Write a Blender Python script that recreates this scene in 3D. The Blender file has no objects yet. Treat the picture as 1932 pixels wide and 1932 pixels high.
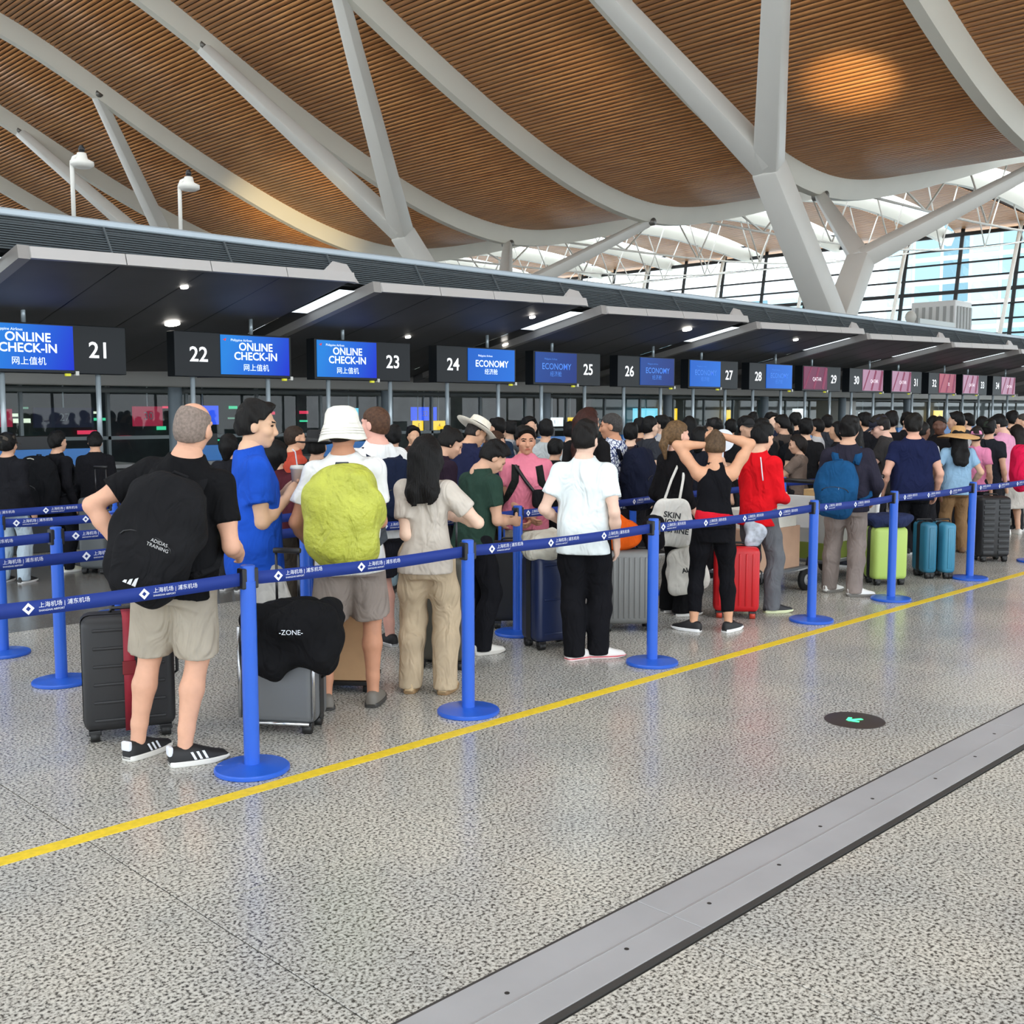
import bpy, bmesh, math, random
import numpy as np
from mathutils import Vector, Matrix
sin, cos, pi, rad = math.sin, math.cos, math.pi, math.radians
C = bpy.context.scene.collection
scene = bpy.context.scene
random.seed(7)
# ------------------------------------------------------------------ camera
EYE = 1.66; FPX = 2050.0; PITCH = math.atan(193 / 2050)
cd = bpy.data.cameras.new('camera'); cam = bpy.data.objects.new('camera', cd); C.objects.link(cam)
cd.sensor_width = 36; cd.lens = FPX / 1932 * 36; cd.clip_end = 600
cam.location = (0, 0, EYE); cam.rotation_euler = (pi / 2 - PITCH, 0, rad(-45))
scene.camera = cam
# ------------------------------------------------------------------ sky (bright overcast daylight) and exposure
w = bpy.data.worlds.new('sky'); scene.world = w; w.use_nodes = True
nt = w.node_tree; nt.nodes.clear()
wo = nt.nodes.new('ShaderNodeOutputWorld'); bgn = nt.nodes.new('ShaderNodeBackground')
bgn.inputs['Color'].default_value = (0.86, 0.94, 1.0, 1); bgn.inputs['Strength'].default_value = 2.4
nt.links.new(bgn.outputs[0], wo.inputs[0])
scene.view_settings.view_transform = 'Standard'; scene.view_settings.look = 'None'
scene.view_settings.gamma = 1.0; scene.view_settings.use_curve_mapping = False
scene.view_settings.exposure = 0.55

# ------------------------------------------------------------------ materials
def lin(c):
    return tuple(((v / 255) / 12.92 if v / 255 <= 0.04045 else ((v / 255 + 0.055) / 1.055) ** 2.4) for v in c) + (1,)
MATS = {}
def mat(name, col, rough=.6, metal=0, spec=.5, bump=None, var=0, varscale=6, emit=0, trans=0, coat=0, fold=0):
    if name in MATS: return MATS[name]
    m = bpy.data.materials.new(name); m.use_nodes = True; MATS[name] = m
    n = m.node_tree; b = n.nodes['Principled BSDF']; L = n.links.new
    b.inputs['Base Color'].default_value = lin(col); b.inputs['Roughness'].default_value = rough
    b.inputs['Metallic'].default_value = metal; b.inputs['Specular IOR Level'].default_value = spec
    b.inputs['Coat Weight'].default_value = coat
    if trans: b.inputs['Transmission Weight'].default_value = trans
    if emit: b.inputs['Emission Color'].default_value = lin(col); b.inputs['Emission Strength'].default_value = emit
    m.diffuse_color = lin(col)
    tc = n.nodes.new('ShaderNodeTexCoord')
    if var:
        nz = n.nodes.new('ShaderNodeTexNoise'); nz.inputs['Scale'].default_value = varscale; nz.inputs['Detail'].default_value = 4
        L(tc.outputs['Object'], nz.inputs['Vector'])
        mx = n.nodes.new('ShaderNodeMixRGB'); mx.blend_type = 'MULTIPLY'; mx.inputs[0].default_value = 1
        mx.inputs[1].default_value = lin(col)
        rp = n.nodes.new('ShaderNodeValToRGB'); rp.color_ramp.elements[0].color = (1 - var,) * 3 + (1,); rp.color_ramp.elements[1].color = (1 + var * .4,) * 3 + (1,)
        rp.color_ramp.elements[0].position = .35; rp.color_ramp.elements[1].position = .65
        L(nz.outputs[0], rp.inputs[0]); L(rp.outputs[0], mx.inputs[2]); L(mx.outputs[0], b.inputs['Base Color'])
    last = None
    if bump:
        nz = n.nodes.new('ShaderNodeTexNoise'); nz.inputs['Scale'].default_value = bump[0]; nz.inputs['Detail'].default_value = 5
        L(tc.outputs['Object'], nz.inputs['Vector'])
        bp = n.nodes.new('ShaderNodeBump'); bp.inputs['Strength'].default_value = bump[1]; bp.inputs['Distance'].default_value = bump[2] if len(bump) > 2 else .01
        L(nz.outputs[0], bp.inputs['Height']); L(bp.outputs[0], b.inputs['Normal']); last = bp
    if fold:
        mp = n.nodes.new('ShaderNodeMapping'); mp.inputs['Scale'].default_value = (1, 1, .55); mp.inputs['Rotation'].default_value = (.5, .3, .2)
        nz = n.nodes.new('ShaderNodeTexNoise'); nz.inputs['Scale'].default_value = 9; nz.inputs['Detail'].default_value = 2; nz.inputs['Distortion'].default_value = 1.2
        L(tc.outputs['Object'], mp.inputs[0]); L(mp.outputs[0], nz.inputs['Vector'])
        bp = n.nodes.new('ShaderNodeBump'); bp.inputs['Strength'].default_value = min(fold, 1); bp.inputs['Distance'].default_value = .035 * max(1, fold)
        L(nz.outputs[0], bp.inputs['Height']); L(bp.outputs[0], b.inputs['Normal'])
        if last: L(bp.outputs[0], last.inputs['Normal']); L(last.outputs[0], b.inputs['Normal'])
    return m
def cloth(col, fold=1.0): return mat('cloth_%d_%d_%d' % col, col, .9, spec=.12, bump=(900, .15, .002), var=.14, varscale=5, fold=fold)
def plastic(col, rough=.38): return mat('plastic_%d_%d_%d' % col, col, rough, spec=.5, bump=(350, .06, .002))
def skinm(col): return mat('skin_%d_%d_%d' % col, col, .55, spec=.35, bump=(300, .05, .002), var=.08, varscale=14)
def hairm(col):
    k = 'hair_%d_%d_%d' % col
    if k in MATS: return MATS[k]
    m = mat(k, tuple(int(v * .72) for v in col), .55, spec=.22, var=.35, varscale=60)
    n = m.node_tree; wv = n.nodes.new('ShaderNodeTexNoise'); mp = n.nodes.new('ShaderNodeMapping'); tc = n.nodes.new('ShaderNodeTexCoord')
    mp.inputs['Scale'].default_value = (160, 160, 12); n.links.new(tc.outputs['Object'], mp.inputs[0]); n.links.new(mp.outputs[0], wv.inputs['Vector'])
    wv.inputs['Scale'].default_value = 1
    bp = n.nodes.new('ShaderNodeBump'); bp.inputs['Strength'].default_value = .6; bp.inputs['Distance'].default_value = .01
    n.links.new(wv.outputs[0], bp.inputs['Height']); n.links.new(bp.outputs[0], n.nodes['Principled BSDF'].inputs['Normal'])
    return m
WHITE = mat('white_paint', (222, 220, 212), .45, bump=(40, .05))
RIBW = mat('rib_paint', (226, 223, 210), .5, bump=(20, .05), var=.04, varscale=.4)
COLW = mat('column_paint', (212, 210, 203), .45, var=.04, varscale=.6)
BLACK = plastic((22, 22, 24)); RUBBER = mat('rubber', (18, 18, 18), .8)
STEEL = mat('brushed_steel', (182, 194, 200), .35, metal=.35, bump=(120, .05))
CHROME = mat('chrome', (205, 207, 210), .2, metal=1)
DARKP = mat('canopy_soffit', (104, 103, 104), .55, spec=.4, var=.1, varscale=1.5)
ALU = mat('canopy_edge', (196, 194, 192), .42, metal=.2)
BLUE = mat('stanchion_blue', (34, 92, 200), .36, spec=.5, bump=(500, .05, .001), coat=.2)
BELT = mat('belt_blue', (12, 46, 130), .7, bump=(900, .2, .001))
PRINT = mat('print_white', (228, 232, 240), .6)
YELLOW = mat('floor_tape', (238, 205, 42), .55, bump=(80, .1, .002), var=.12, varscale=30)

def node_mat(name):
    m = bpy.data.materials.new(name); m.use_nodes = True; MATS[name] = m
    return m, m.node_tree, m.node_tree.nodes['Principled BSDF']
def granite():
    m, n, b = node_mat('granite'); N = n.nodes.new; L = n.links.new
    g = N('ShaderNodeNewGeometry')
    a = N('ShaderNodeTexNoise'); a.inputs['Scale'].default_value = 78; a.inputs['Detail'].default_value = 3.5; a.inputs['Roughness'].default_value = .62
    L(g.outputs['Position'], a.inputs['Vector'])
    r = N('ShaderNodeValToRGB'); e = r.color_ramp.elements
    e[0].position = .395; e[0].color = lin((76, 74, 71)); e[1].position = .45; e[1].color = lin((160, 157, 149))
    x = e.new(.53); x.color = lin((200, 197, 189)); x = e.new(.62); x.color = lin((218, 215, 207))
    L(a.outputs[0], r.inputs[0])
    c = N('ShaderNodeTexNoise'); c.inputs['Scale'].default_value = 1.3; c.inputs['Detail'].default_value = 3
    L(g.outputs['Position'], c.inputs['Vector'])
    r2 = N('ShaderNodeValToRGB'); r2.color_ramp.elements[0].color = (.8, .82, .84, 1); r2.color_ramp.elements[1].color = (1.0, .985, .95, 1)
    r2.color_ramp.elements[0].position = .35; r2.color_ramp.elements[1].position = .65
    L(c.outputs[0], r2.inputs[0])
    mx = N('ShaderNodeMixRGB'); mx.blend_type = 'MULTIPLY'; mx.inputs[0].default_value = 1
    L(r.outputs[0], mx.inputs[1]); L(r2.outputs[0], mx.inputs[2]); L(mx.outputs[0], b.inputs['Base Color'])
    b.inputs['Roughness'].default_value = .2; b.inputs['Specular IOR Level'].default_value = .42
    c2 = N('ShaderNodeTexNoise'); c2.inputs['Scale'].default_value = 2.2; L(g.outputs['Position'], c2.inputs['Vector'])
    mr = N('ShaderNodeMapRange'); mr.inputs[3].default_value = .12; mr.inputs[4].default_value = .3; L(c2.outputs[0], mr.inputs[0]); L(mr.outputs[0], b.inputs['Roughness'])
    return m
GRANITE = granite()
def woodm():
    m, n, b = node_mat('ceiling_wood'); N = n.nodes.new; L = n.links.new
    g = N('ShaderNodeNewGeometry'); mp = N('ShaderNodeMapping'); mp.inputs['Scale'].default_value = (9, .5, 9); L(g.outputs['Position'], mp.inputs[0])
    a = N('ShaderNodeTexNoise'); a.inputs['Scale'].default_value = 1; a.inputs['Detail'].default_value = 4; L(mp.outputs[0], a.inputs['Vector'])
    r = N('ShaderNodeValToRGB'); e = r.color_ramp.elements
    e[0].position = .3; e[0].color = lin((186, 124, 74)); e[1].position = .7; e[1].color = lin((226, 162, 102)); L(a.outputs[0], r.inputs[0]); L(r.outputs[0], b.inputs['Base Color'])
    b.inputs['Roughness'].default_value = .38
    return m
WOOD = woodm()
GLASS, _n, _b = node_mat('clear_glass')
_n.nodes.remove(_b); _t = _n.nodes.new('ShaderNodeBsdfTransparent'); _g = _n.nodes.new('ShaderNodeBsdfGlossy'); _m = _n.nodes.new('ShaderNodeMixShader'); _f = _n.nodes.new('ShaderNodeFresnel')
_t.inputs[0].default_value = (.9, .95, .95, 1); _g.inputs['Roughness'].default_value = .02; _f.inputs[0].default_value = 1.45
_n.links.new(_f.outputs[0], _m.inputs[0]); _n.links.new(_t.outputs[0], _m.inputs[1]); _n.links.new(_g.outputs[0], _m.inputs[2])
_n.links.new(_m.outputs[0], _n.nodes['Material Output'].inputs[0])

# ------------------------------------------------------------------ object helpers
def mesh_np(name, V, F, smooth=True):
    me = bpy.data.meshes.new(name)
    V = np.asarray(V, dtype=np.float32); F = np.asarray(F, dtype=np.int32)
    me.vertices.add(len(V)); me.vertices.foreach_set('co', V.ravel())
    k = F.shape[1]; me.loops.add(F.size); me.loops.foreach_set('vertex_index', F.ravel())
    me.polygons.add(len(F)); me.polygons.foreach_set('loop_start', np.arange(0, F.size, k, dtype=np.int32))
    if smooth: me.polygons.foreach_set('use_smooth', np.ones(len(F), dtype=bool))
    me.update(calc_edges=True); me.validate(); return me
def put(name, me, m=None, parent=None, loc=None, rot=None, M=None, label=None, cat=None, group=None, kind=None):
    o = bpy.data.objects.new(name, me); C.objects.link(o)
    if m is not None and me is not None:
        if len(me.materials) == 0: me.materials.append(m)
        elif me.materials[0] != m:
            o.material_slots[0].link = 'OBJECT'; o.material_slots[0].material = m
    if parent is not None: o.parent = parent
    if M is not None: o.matrix_local = M
    if loc is not None: o.location = loc
    if rot is not None: o.rotation_euler = rot
    if label: o['label'] = label
    if cat: o['category'] = cat
    if group: o['group'] = group
    if kind: o['kind'] = kind
    return o
def thing(name, label, cat, loc=(0, 0, 0), rz=0, group=None, kind=None):
    return put(name, None, loc=loc, rot=(0, 0, rz), label=label, cat=cat, group=group, kind=kind)
class MB:
    """collects simple solids into one mesh"""
    def __init__(s): s.v = []; s.f = []
    def add(s, vs, fs):
        o = len(s.v); s.v += [tuple(v) for v in vs]; s.f += [tuple(i + o for i in f) for f in fs]; return s
    def box(s, x0, x1, y0, y1, z0, z1, M=None):
        vs = [Vector((x, y, z)) for z in (z0, z1) for y in (y0, y1) for x in (x0, x1)]
        if M is not None: vs = [M @ v for v in vs]
        return s.add(vs, [(0, 2, 3, 1), (4, 5, 7, 6), (0, 1, 5, 4), (2, 6, 7, 3), (0, 4, 6, 2), (1, 3, 7, 5)])
    def beam(s, p0, p1, w0, h0, w1=None, h1=None, side=None):
        p0 = Vector(p0); p1 = Vector(p1); d = (p1 - p0).normalized(); w1 = w0 if w1 is None else w1; h1 = h0 if h1 is None else h1
        a = Vector(side) if side is not None else (d.cross(Vector((0, 0, 1))) if abs(d.z) < .95 else Vector((1, 0, 0)))
        a = (a - d * a.dot(d)).normalized(); b = a.cross(d)
        vs = []
        for p, ww, hh in ((p0, w0, h0), (p1, w1, h1)):
            vs += [p - a * ww / 2 - b * hh / 2, p + a * ww / 2 - b * hh / 2, p + a * ww / 2 + b * hh / 2, p - a * ww / 2 + b * hh / 2]
        return s.add(vs, [(3, 2, 1, 0), (4, 5, 6, 7), (0, 1, 5, 4), (1, 2, 6, 5), (2, 3, 7, 6), (3, 0, 4, 7)])
    def tube(s, pts, r, n=8, cap=True):
        pts = [Vector(p) for p in pts]; rs = r if isinstance(r, (list, tuple)) else [r] * len(pts); o = len(s.v); prev = None
        for i, p in enumerate(pts):
            d = (pts[min(i + 1, len(pts) - 1)] - pts[max(i - 1, 0)]).normalized()
            if prev is None: a = d.cross(Vector((0, 0, 1))) if abs(d.z) < .9 else d.cross(Vector((1, 0, 0)))
            else: a = prev - d * prev.dot(d)
            a.normalize(); prev = a; b = d.cross(a)
            s.v += [tuple(p + (a * cos(2 * pi * k / n) + b * sin(2 * pi * k / n)) * rs[i]) for k in range(n)]
        for i in range(len(pts) - 1):
            for k in range(n): s.f.append((o + i * n + k, o + i * n + (k + 1) % n, o + (i + 1) * n + (k + 1) % n, o + (i + 1) * n + k))
        if cap: s.f.append(tuple(o + k for k in range(n - 1, -1, -1))); s.f.append(tuple(o + (len(pts) - 1) * n + k for k in range(n)))
        return s
    def lathe(s, prof, n=24, M=None, fn=None):
        o = len(s.v)
        for (r, z) in prof:
            for k in range(n):
                a = 2 * pi * k / n; p = Vector((r * cos(a), r * sin(a), z))
                if fn: p = Vector(fn(p, a))
                s.v.append(tuple(M @ p if M is not None else p))
        for i in range(len(prof) - 1):
            for k in range(n): s.f.append((o + i * n + k, o + i * n + (k + 1) % n, o + (i + 1) * n + (k + 1) % n, o + (i + 1) * n + k))
        s.f.append(tuple(o + k for k in range(n - 1, -1, -1))); s.f.append(tuple(o + (len(prof) - 1) * n + k for k in range(n)))
        return s
    def loft(s, secs, closed=True):
        o = len(s.v); n = len(secs[0])
        for q in secs: s.v += [tuple(p) for p in q]
        for i in range(len(secs) - 1):
            for k in range(n): s.f.append((o + i * n + k, o + i * n + (k + 1) % n, o + (i + 1) * n + (k + 1) % n, o + (i + 1) * n + k))
        if closed: s.f.append(tuple(o + k for k in range(n - 1, -1, -1))); s.f.append(tuple(o + (len(secs) - 1) * n + k for k in range(n)))
        return s
    def mesh(s, name, smooth=False, bevel=0, seg=2, angle=35):
        me = bpy.data.meshes.new(name); me.from_pydata(s.v, [], s.f)
        bm = bmesh.new(); bm.from_mesh(me)
        bmesh.ops.recalc_face_normals(bm, faces=bm.faces)
        if bevel:
            es = [e for e in bm.edges if len(e.link_faces) == 2 and e.calc_face_angle(0) > rad(angle)]
            bmesh.ops.bevel(bm, geom=es, offset=bevel, segments=seg, affect='EDGES', profile=.5)
        bm.to_mesh(me); bm.free()
        if smooth: me.polygons.foreach_set('use_smooth', np.ones(len(me.polygons), dtype=bool))
        if smooth == 'auto':
            me.set_sharp_from_angle(angle=rad(40))
        return me
def box_mesh(name, w, d, h, bevel=.0, seg=2, z0=0):
    return MB().box(-w / 2, w / 2, -d / 2, d / 2, z0, z0 + h).mesh(name, smooth='auto' if bevel else False, bevel=bevel, seg=seg)
TXT = {}
def text_mesh(body, size, align='CENTER', bold=0, extrude=.0, line=1.0):
    k = (body, size, align, bold, extrude, line)
    if k in TXT: return TXT[k]
    c = bpy.data.curves.new('lettering', 'FONT'); c.body = body; c.size = size; c.align_x = align; c.align_y = 'CENTER'
    c.offset = bold; c.extrude = extrude; c.resolution_u = 3; c.space_line = line
    o = bpy.data.objects.new('t', c); C.objects.link(o); bpy.context.view_layer.update()
    me = bpy.data.meshes.new_from_object(o.evaluated_get(bpy.context.evaluated_depsgraph_get()))
    bpy.data.objects.remove(o); me.name = 'lettering'; TXT[k] = me; return me
def face_y(x, y, z):   # flat lettering standing in the xz plane, read from the -y side
    return Matrix.Translation((x, y, z)) @ Matrix.Rotation(pi / 2, 4, 'X')
# ================================================================== SETTING: floor
floor = thing('floor', 'speckled light grey granite tile floor of the departure hall', 'floor', kind='structure')
put('joint_bed', MB().box(-40, 95, -30, 120, -.2, -.006).mesh('joint_bed'), mat('joint', (70, 69, 66), .8), floor)
tile_me = MB().box(-.4975, .4975, -.4975, .4975, -.01, 0).mesh('tile', bevel=.0015, seg=1)
tile_me.materials.append(GRANITE)
near = []; far = MB()
cells = [(i, j) for i in range(-12, 60) for j in range(-14, 40)]
def tx(i): return 1.715 + .5 + 1.0 * i
def ty(j): return (2.215 + .5 + j) if j >= 0 else (1.90 - .5 + (j + 1))
cells.sort(key=lambda c: (tx(c[0]) - .6) ** 2 + (ty(c[1]) - .6) ** 2 if (tx(c[0]) + ty(c[1]) > 2.0 and abs(tx(c[0]) - ty(c[1])) < .62 * (tx(c[0]) + ty(c[1])) + .6) else 1e6 + tx(c[0]) ** 2)
for q, (i, j) in enumerate(cells):
    if q < 290: put('tile', tile_me, parent=floor, loc=(tx(i), ty(j), 0))
    else: far.box(tx(i) - .4975, tx(i) + .4975, ty(j) - .4975, ty(j) + .4975, -.01, 0)
put('distant_tiles', far.mesh('distant_tiles'), GRANITE, floor, kind='stuff')
# trench cover: grey metal strip let into the floor
tr = thing('trim_1', 'grey metal cover strip over an expansion joint in the floor', 'floor strip', kind='structure')
TRM = mat('trench_metal', (174, 174, 176), .45, metal=.15, bump=(250, .06, .001), var=.06, varscale=3)
for x in np.arange(-6.2, 50, 3.0):
    put('cover_plate', MB().box(x + .001, x + 2.999, 1.932, 2.204, -.02, .004).mesh('cover_plate', bevel=.003), TRM, tr)
put('centre_ridge', MB().box(-6.2, 49.8, 2.050, 2.058, 0, .0055).mesh('centre_ridge'), mat('ridge', (190, 190, 192), .35, metal=.5), tr)
put('edge_angle', MB().box(-6.2, 49.8, 1.906, 1.930, -.02, .003).mesh('edge_angle'), mat('edge_dark', (74, 72, 70), .6, metal=.4), tr)
put('edge_angle', MB().box(-6.2, 49.8, 2.206, 2.216, -.02, .001).mesh('edge_angle'), mat('edge_dark', (74, 72, 70)), tr)
scr = MB().lathe([(.008, .003), (.008, .0048), (.006, .0052)], 10).mesh('screw')
for x in np.arange(-1, 14, .44): put('screw', scr, mat('screw_dark', (60, 58, 56), .5, metal=.5), tr, loc=(x, 2.02 if int(x * 10) % 2 else 2.10, 0))
# yellow queue line
put('floor_line', MB().box(-6, 60, 4.03, 4.108, 0, .0018).mesh('floor_line'), YELLOW, label='yellow tape line on the floor in front of the queue', cat='floor line')
put('floor_line', MB().box(-6, 40, 9.25, 9.31, 0, .0018).mesh('floor_line'), YELLOW, label='yellow tape line on the dark strip before the check-in desks', cat='floor line')
put('floor_band', MB().box(-6, 60, 8.3, 12.2, 0, .0012).mesh('floor_band'), mat('dark_granite', (112, 110, 106), .22, var=.25, varscale=60), label='darker polished stone strip in front of the check-in desks', cat='floor band', kind='structure')
# round exit marker
mk = thing('exit_marker', 'dark round emergency exit marker with a green arrow set in the floor', 'floor marker', (5.33, 2.73, 0))
put('disc', MB().lathe([(.158, 0), (.158, .003), (.15, .004)], 40).mesh('disc', smooth='auto'), mat('marker_disc', (60, 54, 52), .35), mk)
ar = MB().box(-.045, .03, -.011, .011, .004, .0055)
for s in (-1, 1): ar.beam((.04, 0, .0048), (.0, s * .042, .0048), .02, .0015)
put('arrow', ar.mesh('arrow'), mat('marker_green', (70, 255, 150), .5, emit=1.2), mk, rot=(0, 0, rad(150)))

# ================================================================== SETTING: roof
PX = np.array([-40, -30, -18, -8, 2, 8, 13, 18.4, 21, 24, 27, 30.6, 34, 38, 41, 45, 48.5, 52.5, 58, 65, 71, 76, 82, 92, 100.])
PZ = np.array([15., 17, 19.2, 20.3, 20.6, 20.3, 19.7, 18.4, 17.25, 15.7, 14.25, 12.75, 11.55, 10.75, 10.72, 11.5, 12.35, 13.4, 14.9, 16.3, 17.05, 17.3, 17.1, 16.2, 15.2])
_xs = np.arange(-40, 100, .25); _zs = np.interp(_xs, PX, PZ)
for _ in range(3): _zs = np.convolve(np.pad(_zs, 6, mode='edge'), np.ones(13) / 13, 'valid')
def roof(x): return float(np.interp(x, _xs, _zs))
RIBY = [-22.5, -13.4, -4.3, 4.8, 13.9, 22.4, 30.9, 39.9, 49.2, 58.4, 67.6, 76.8, 86, 95.2, 104.4]
def gap(x):          # lens-shaped skylight beside each rib around the crests of the roof wave
    for a, b, g in ((54, 92, 1.9), (-22, 12, 2.2)):
        if a < x < b: return g * sin(pi * (x - a) / (b - a)) ** .5
    return 0
ceil = thing('ceiling', 'wave shaped hall ceiling of narrow wood slats between white steel ribs', 'ceiling', kind='structure')
BACK = mat('slat_backing', (38, 24, 16), .9)
rx = np.concatenate([np.arange(-30, 92.1, 1.0)])
for y in RIBY:
    mb = MB(); secs = []
    for x in rx:
        z = roof(x); e = .02
        secs.append([(x, y - .42, z + .25), (x, y - .42, z - .2), (x, y - .19, z - .78), (x, y + .19, z - .78), (x, y + .42, z - .2), (x, y + .42, z + .25)])
    put('rib', mb.loft(secs).mesh('rib', smooth='auto'), RIBW, ceil)
arc = [-30.0]
while arc[-1] < 92:
    x = arc[-1]; sl = (roof(x + .1) - roof(x - .1)) / .2
    arc.append(x + (.2 if x < 52 else .4) / math.sqrt(1 + sl * sl))
for k in range(len(RIBY) - 1):
    y0, y1 = RIBY[k] + .36, RIBY[k + 1] - .36
    sl = MB(); sv = []; sf = []
    for i in range(len(arc) - 1):
        xa = arc[i]; xb = xa + (arc[i + 1] - xa) * (.74 if xa < 52 else .985)
        g = gap(.5 * (xa + xb)); g0, g1 = y0 + g, y1 - g
        if g1 - g0 < .3: continue
        za, zb = roof(xa), roof(xb); o = len(sv)
        sv += [(xa, g0, za + .03), (xa, g0, za), (xb, g0, zb), (xb, g0, zb + .03), (xa, g1, za + .03), (xa, g1, za), (xb, g1, zb), (xb, g1, zb + .03)]
        sf += [(o + 1, o + 5, o + 6, o + 2), (o, o + 4, o + 5, o + 1), (o + 2, o + 6, o + 7, o + 3), (o, o + 1, o + 2, o + 3), (o + 7, o + 6, o + 5, o + 4), (o, o + 3, o + 7, o + 4)]
    put('wood_slats', mesh_np('wood_slats', sv, sf, False), WOOD, ceil, kind='stuff')
    bv = []; bf = []
    for x in np.arange(-30, 92.1, .5):
        g = gap(x); o = len(bv); z = roof(x) + .1
        bv += [(x, y0 + g, z), (x, y1 - g, z), (x, y0 + g, z + .25), (x, y1 - g, z + .25)]
        if o: bf += [(o - 4, o - 3, o + 1, o), (o - 2, o + 2, o + 3, o - 1), (o - 4, o, o + 2, o - 2), (o - 3, o - 1, o + 3, o + 1)]
    put('slat_backing', mesh_np('slat_backing', bv, bf, False), BACK, ceil)
# bowstring trusses under the far half of the roof
TUBW = mat('truss_white', (246, 244, 236), .5)
for y in RIBY[4:12]:
    t = put('tie_truss', None, parent=ceil); ch = lambda x: 10.6 + (x - 44) * (15.0 - 10.6) / 46
    put('chord', MB().tube([(x, y, ch(x) - 1.2 * sin(pi * (x - 44) / 46)) for x in np.linspace(44, 90, 10)], .06, 6).mesh('chord', True), TUBW, t)
    for x in np.arange(49, 89, 7.0):
        zb = ch(x) - 1.2 * sin(pi * (x - 44) / 46)
        for dx in (-2.4, 2.4): put('strut', MB().tube([(x, y, zb), (x + dx, y + .0, roof(x + dx) - .5)], .05, 6).mesh('strut', True), TUBW, t)
# Y shaped columns in pairs
def ycolumn(y0, lab):
    t = thing('roof_column', lab, 'column', (33.2, y0, 0), group='branching white roof columns behind the check-in canopy')
    o = Vector((33.2, y0, 0))
    put('pedestal', MB().beam((0, 0, 0), (0, 0, 4.4), 1.0, 1.3).mesh('pedestal', smooth='auto', bevel=.12), COLW, t)
    yn = max([v for v in RIBY if v < y0]); yf = min([v for v in RIBY if v > y0])
    def arm(nm, a, b, w0, w1, d0, d1):
        a = Vector(a) - o; b = Vector(b) - o
        put(nm, MB().beam(a, b, w0, d0, w1, d1, side=(0, 1, 0)).mesh(nm, smooth='auto', bevel=.09), COLW, t)
    ap = (33.2, y0, 4.2); j1 = (29.0, y0, 8.9); j2 = (34.9, y0, 6.75)
    arm('leg', ap, j1, .95, .85, .75, .8); arm('leg', ap, j2, .9, .8, .7, .7)
    for yy in (yn, yf):
        arm('arm', j1, (22.6, yy, roof(22.6) - .55), .8, .5, .72, .42)
        arm('arm', j2, (39.6, yy, roof(39.6) - .75), .66, .42, .6, .36)
        for (x, dz) in ((22.6, .55), (39.6, .75)):
            put('pin_joint', MB().tube([(x - 33.2, yy - y0 - .3, roof(x) - dz), (x - 33.2, yy - y0 + .3, roof(x) - dz)], .17, 10).mesh('pin_joint', True), mat('pin', (120, 118, 112), .4, metal=.5), t)
ycolumn(18.15, 'branching white roof column rising behind the far end of the check-in canopy, over the white booth')
ycolumn(35.4, 'branching white roof column behind the canopy, rising between two curved ribs over counter signs 23 and 24')
ycolumn(53.8, 'slim branching roof column behind the canopy next to the white camera poles')
ycolumn(72.2, 'distant roof column behind the canopy, left of both camera poles')
# far glass facade, leaning outwards
fa = thing('wall_far', 'leaning glass curtain wall with dark mullions at the far end of the hall', 'glass wall', kind='structure')
MUL = mat('mullion_dark', (30, 33, 36), .5)
def fx(z): return 90 + (z - 15.2) * .18
for i, z in enumerate(np.arange(.6, 17.9, 1.18)):
    hv = .3 if i % 4 == 1 else .14
    put('transom', MB().box(fx(z) - .12, fx(z) + .12, -40, 110, z - hv / 2, z + hv / 2).mesh('transom'), MUL, fa)
for i, y in enumerate(np.arange(-31, 105, 4.6)):
    put('mullion', MB().beam((fx(0), y, 0), (fx(17.6), y, 17.6), .12, .3).mesh('mullion'), MUL, fa)
    if i % 2 == 0: put('raker', MB().tube([(fx(0) - .9, y + 1, 0), (fx(16.6) - .5, y - .2, 16.6)], .17, 8).mesh('raker', True), TUBW, fa)
put('glass_pane', mesh_np('glass_pane', [(fx(0) + .2, -40, 0), (fx(17.4) + .2, -40, 17.4), (fx(17.4) + .2, 110, 17.4), (fx(0) + .2, 110, 0)], [(0, 1, 2, 3)], False), GLASS, fa)
# glass towers outside
def tower(x, y, w, d, h, lab):
    t = thing('office_tower', lab, 'building', (x, y, 0), group='glass towers outside the far facade')
    put('core', MB().box(0, d, 0, w, 0, h).mesh('core'), mat('tower_core', (196, 208, 214), .4), t)
    pm = mesh_np('window_pane', [(-.08, 0, 0), (-.08, w / 8 - .5, 0), (-.08, w / 8 - .5, 2.5), (-.08, 0, 2.5)], [(0, 3, 2, 1)], False)
    for i in range(8):
        for k in range(int(h / 3.2)):
            put('window_pane', pm, mat('tower_glass_%d' % ((i * 7 + k * 3) % 3), [(134, 168, 178), (160, 188, 196), (104, 136, 148)][(i * 7 + k * 3) % 3], .12, metal=.3), t, loc=(0, .25 + i * w / 8, .4 + k * 3.2))
tower(150, 42, 32, 12, 30, 'pale blue glass office tower outside the facade, nearer the white booth')
tower(152, 84, 42, 14, 21, 'long low glass office block outside the facade, behind the two joined columns')
tower(158, 136, 36, 14, 19, 'distant glass block outside the facade beyond the canopy rail')
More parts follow.
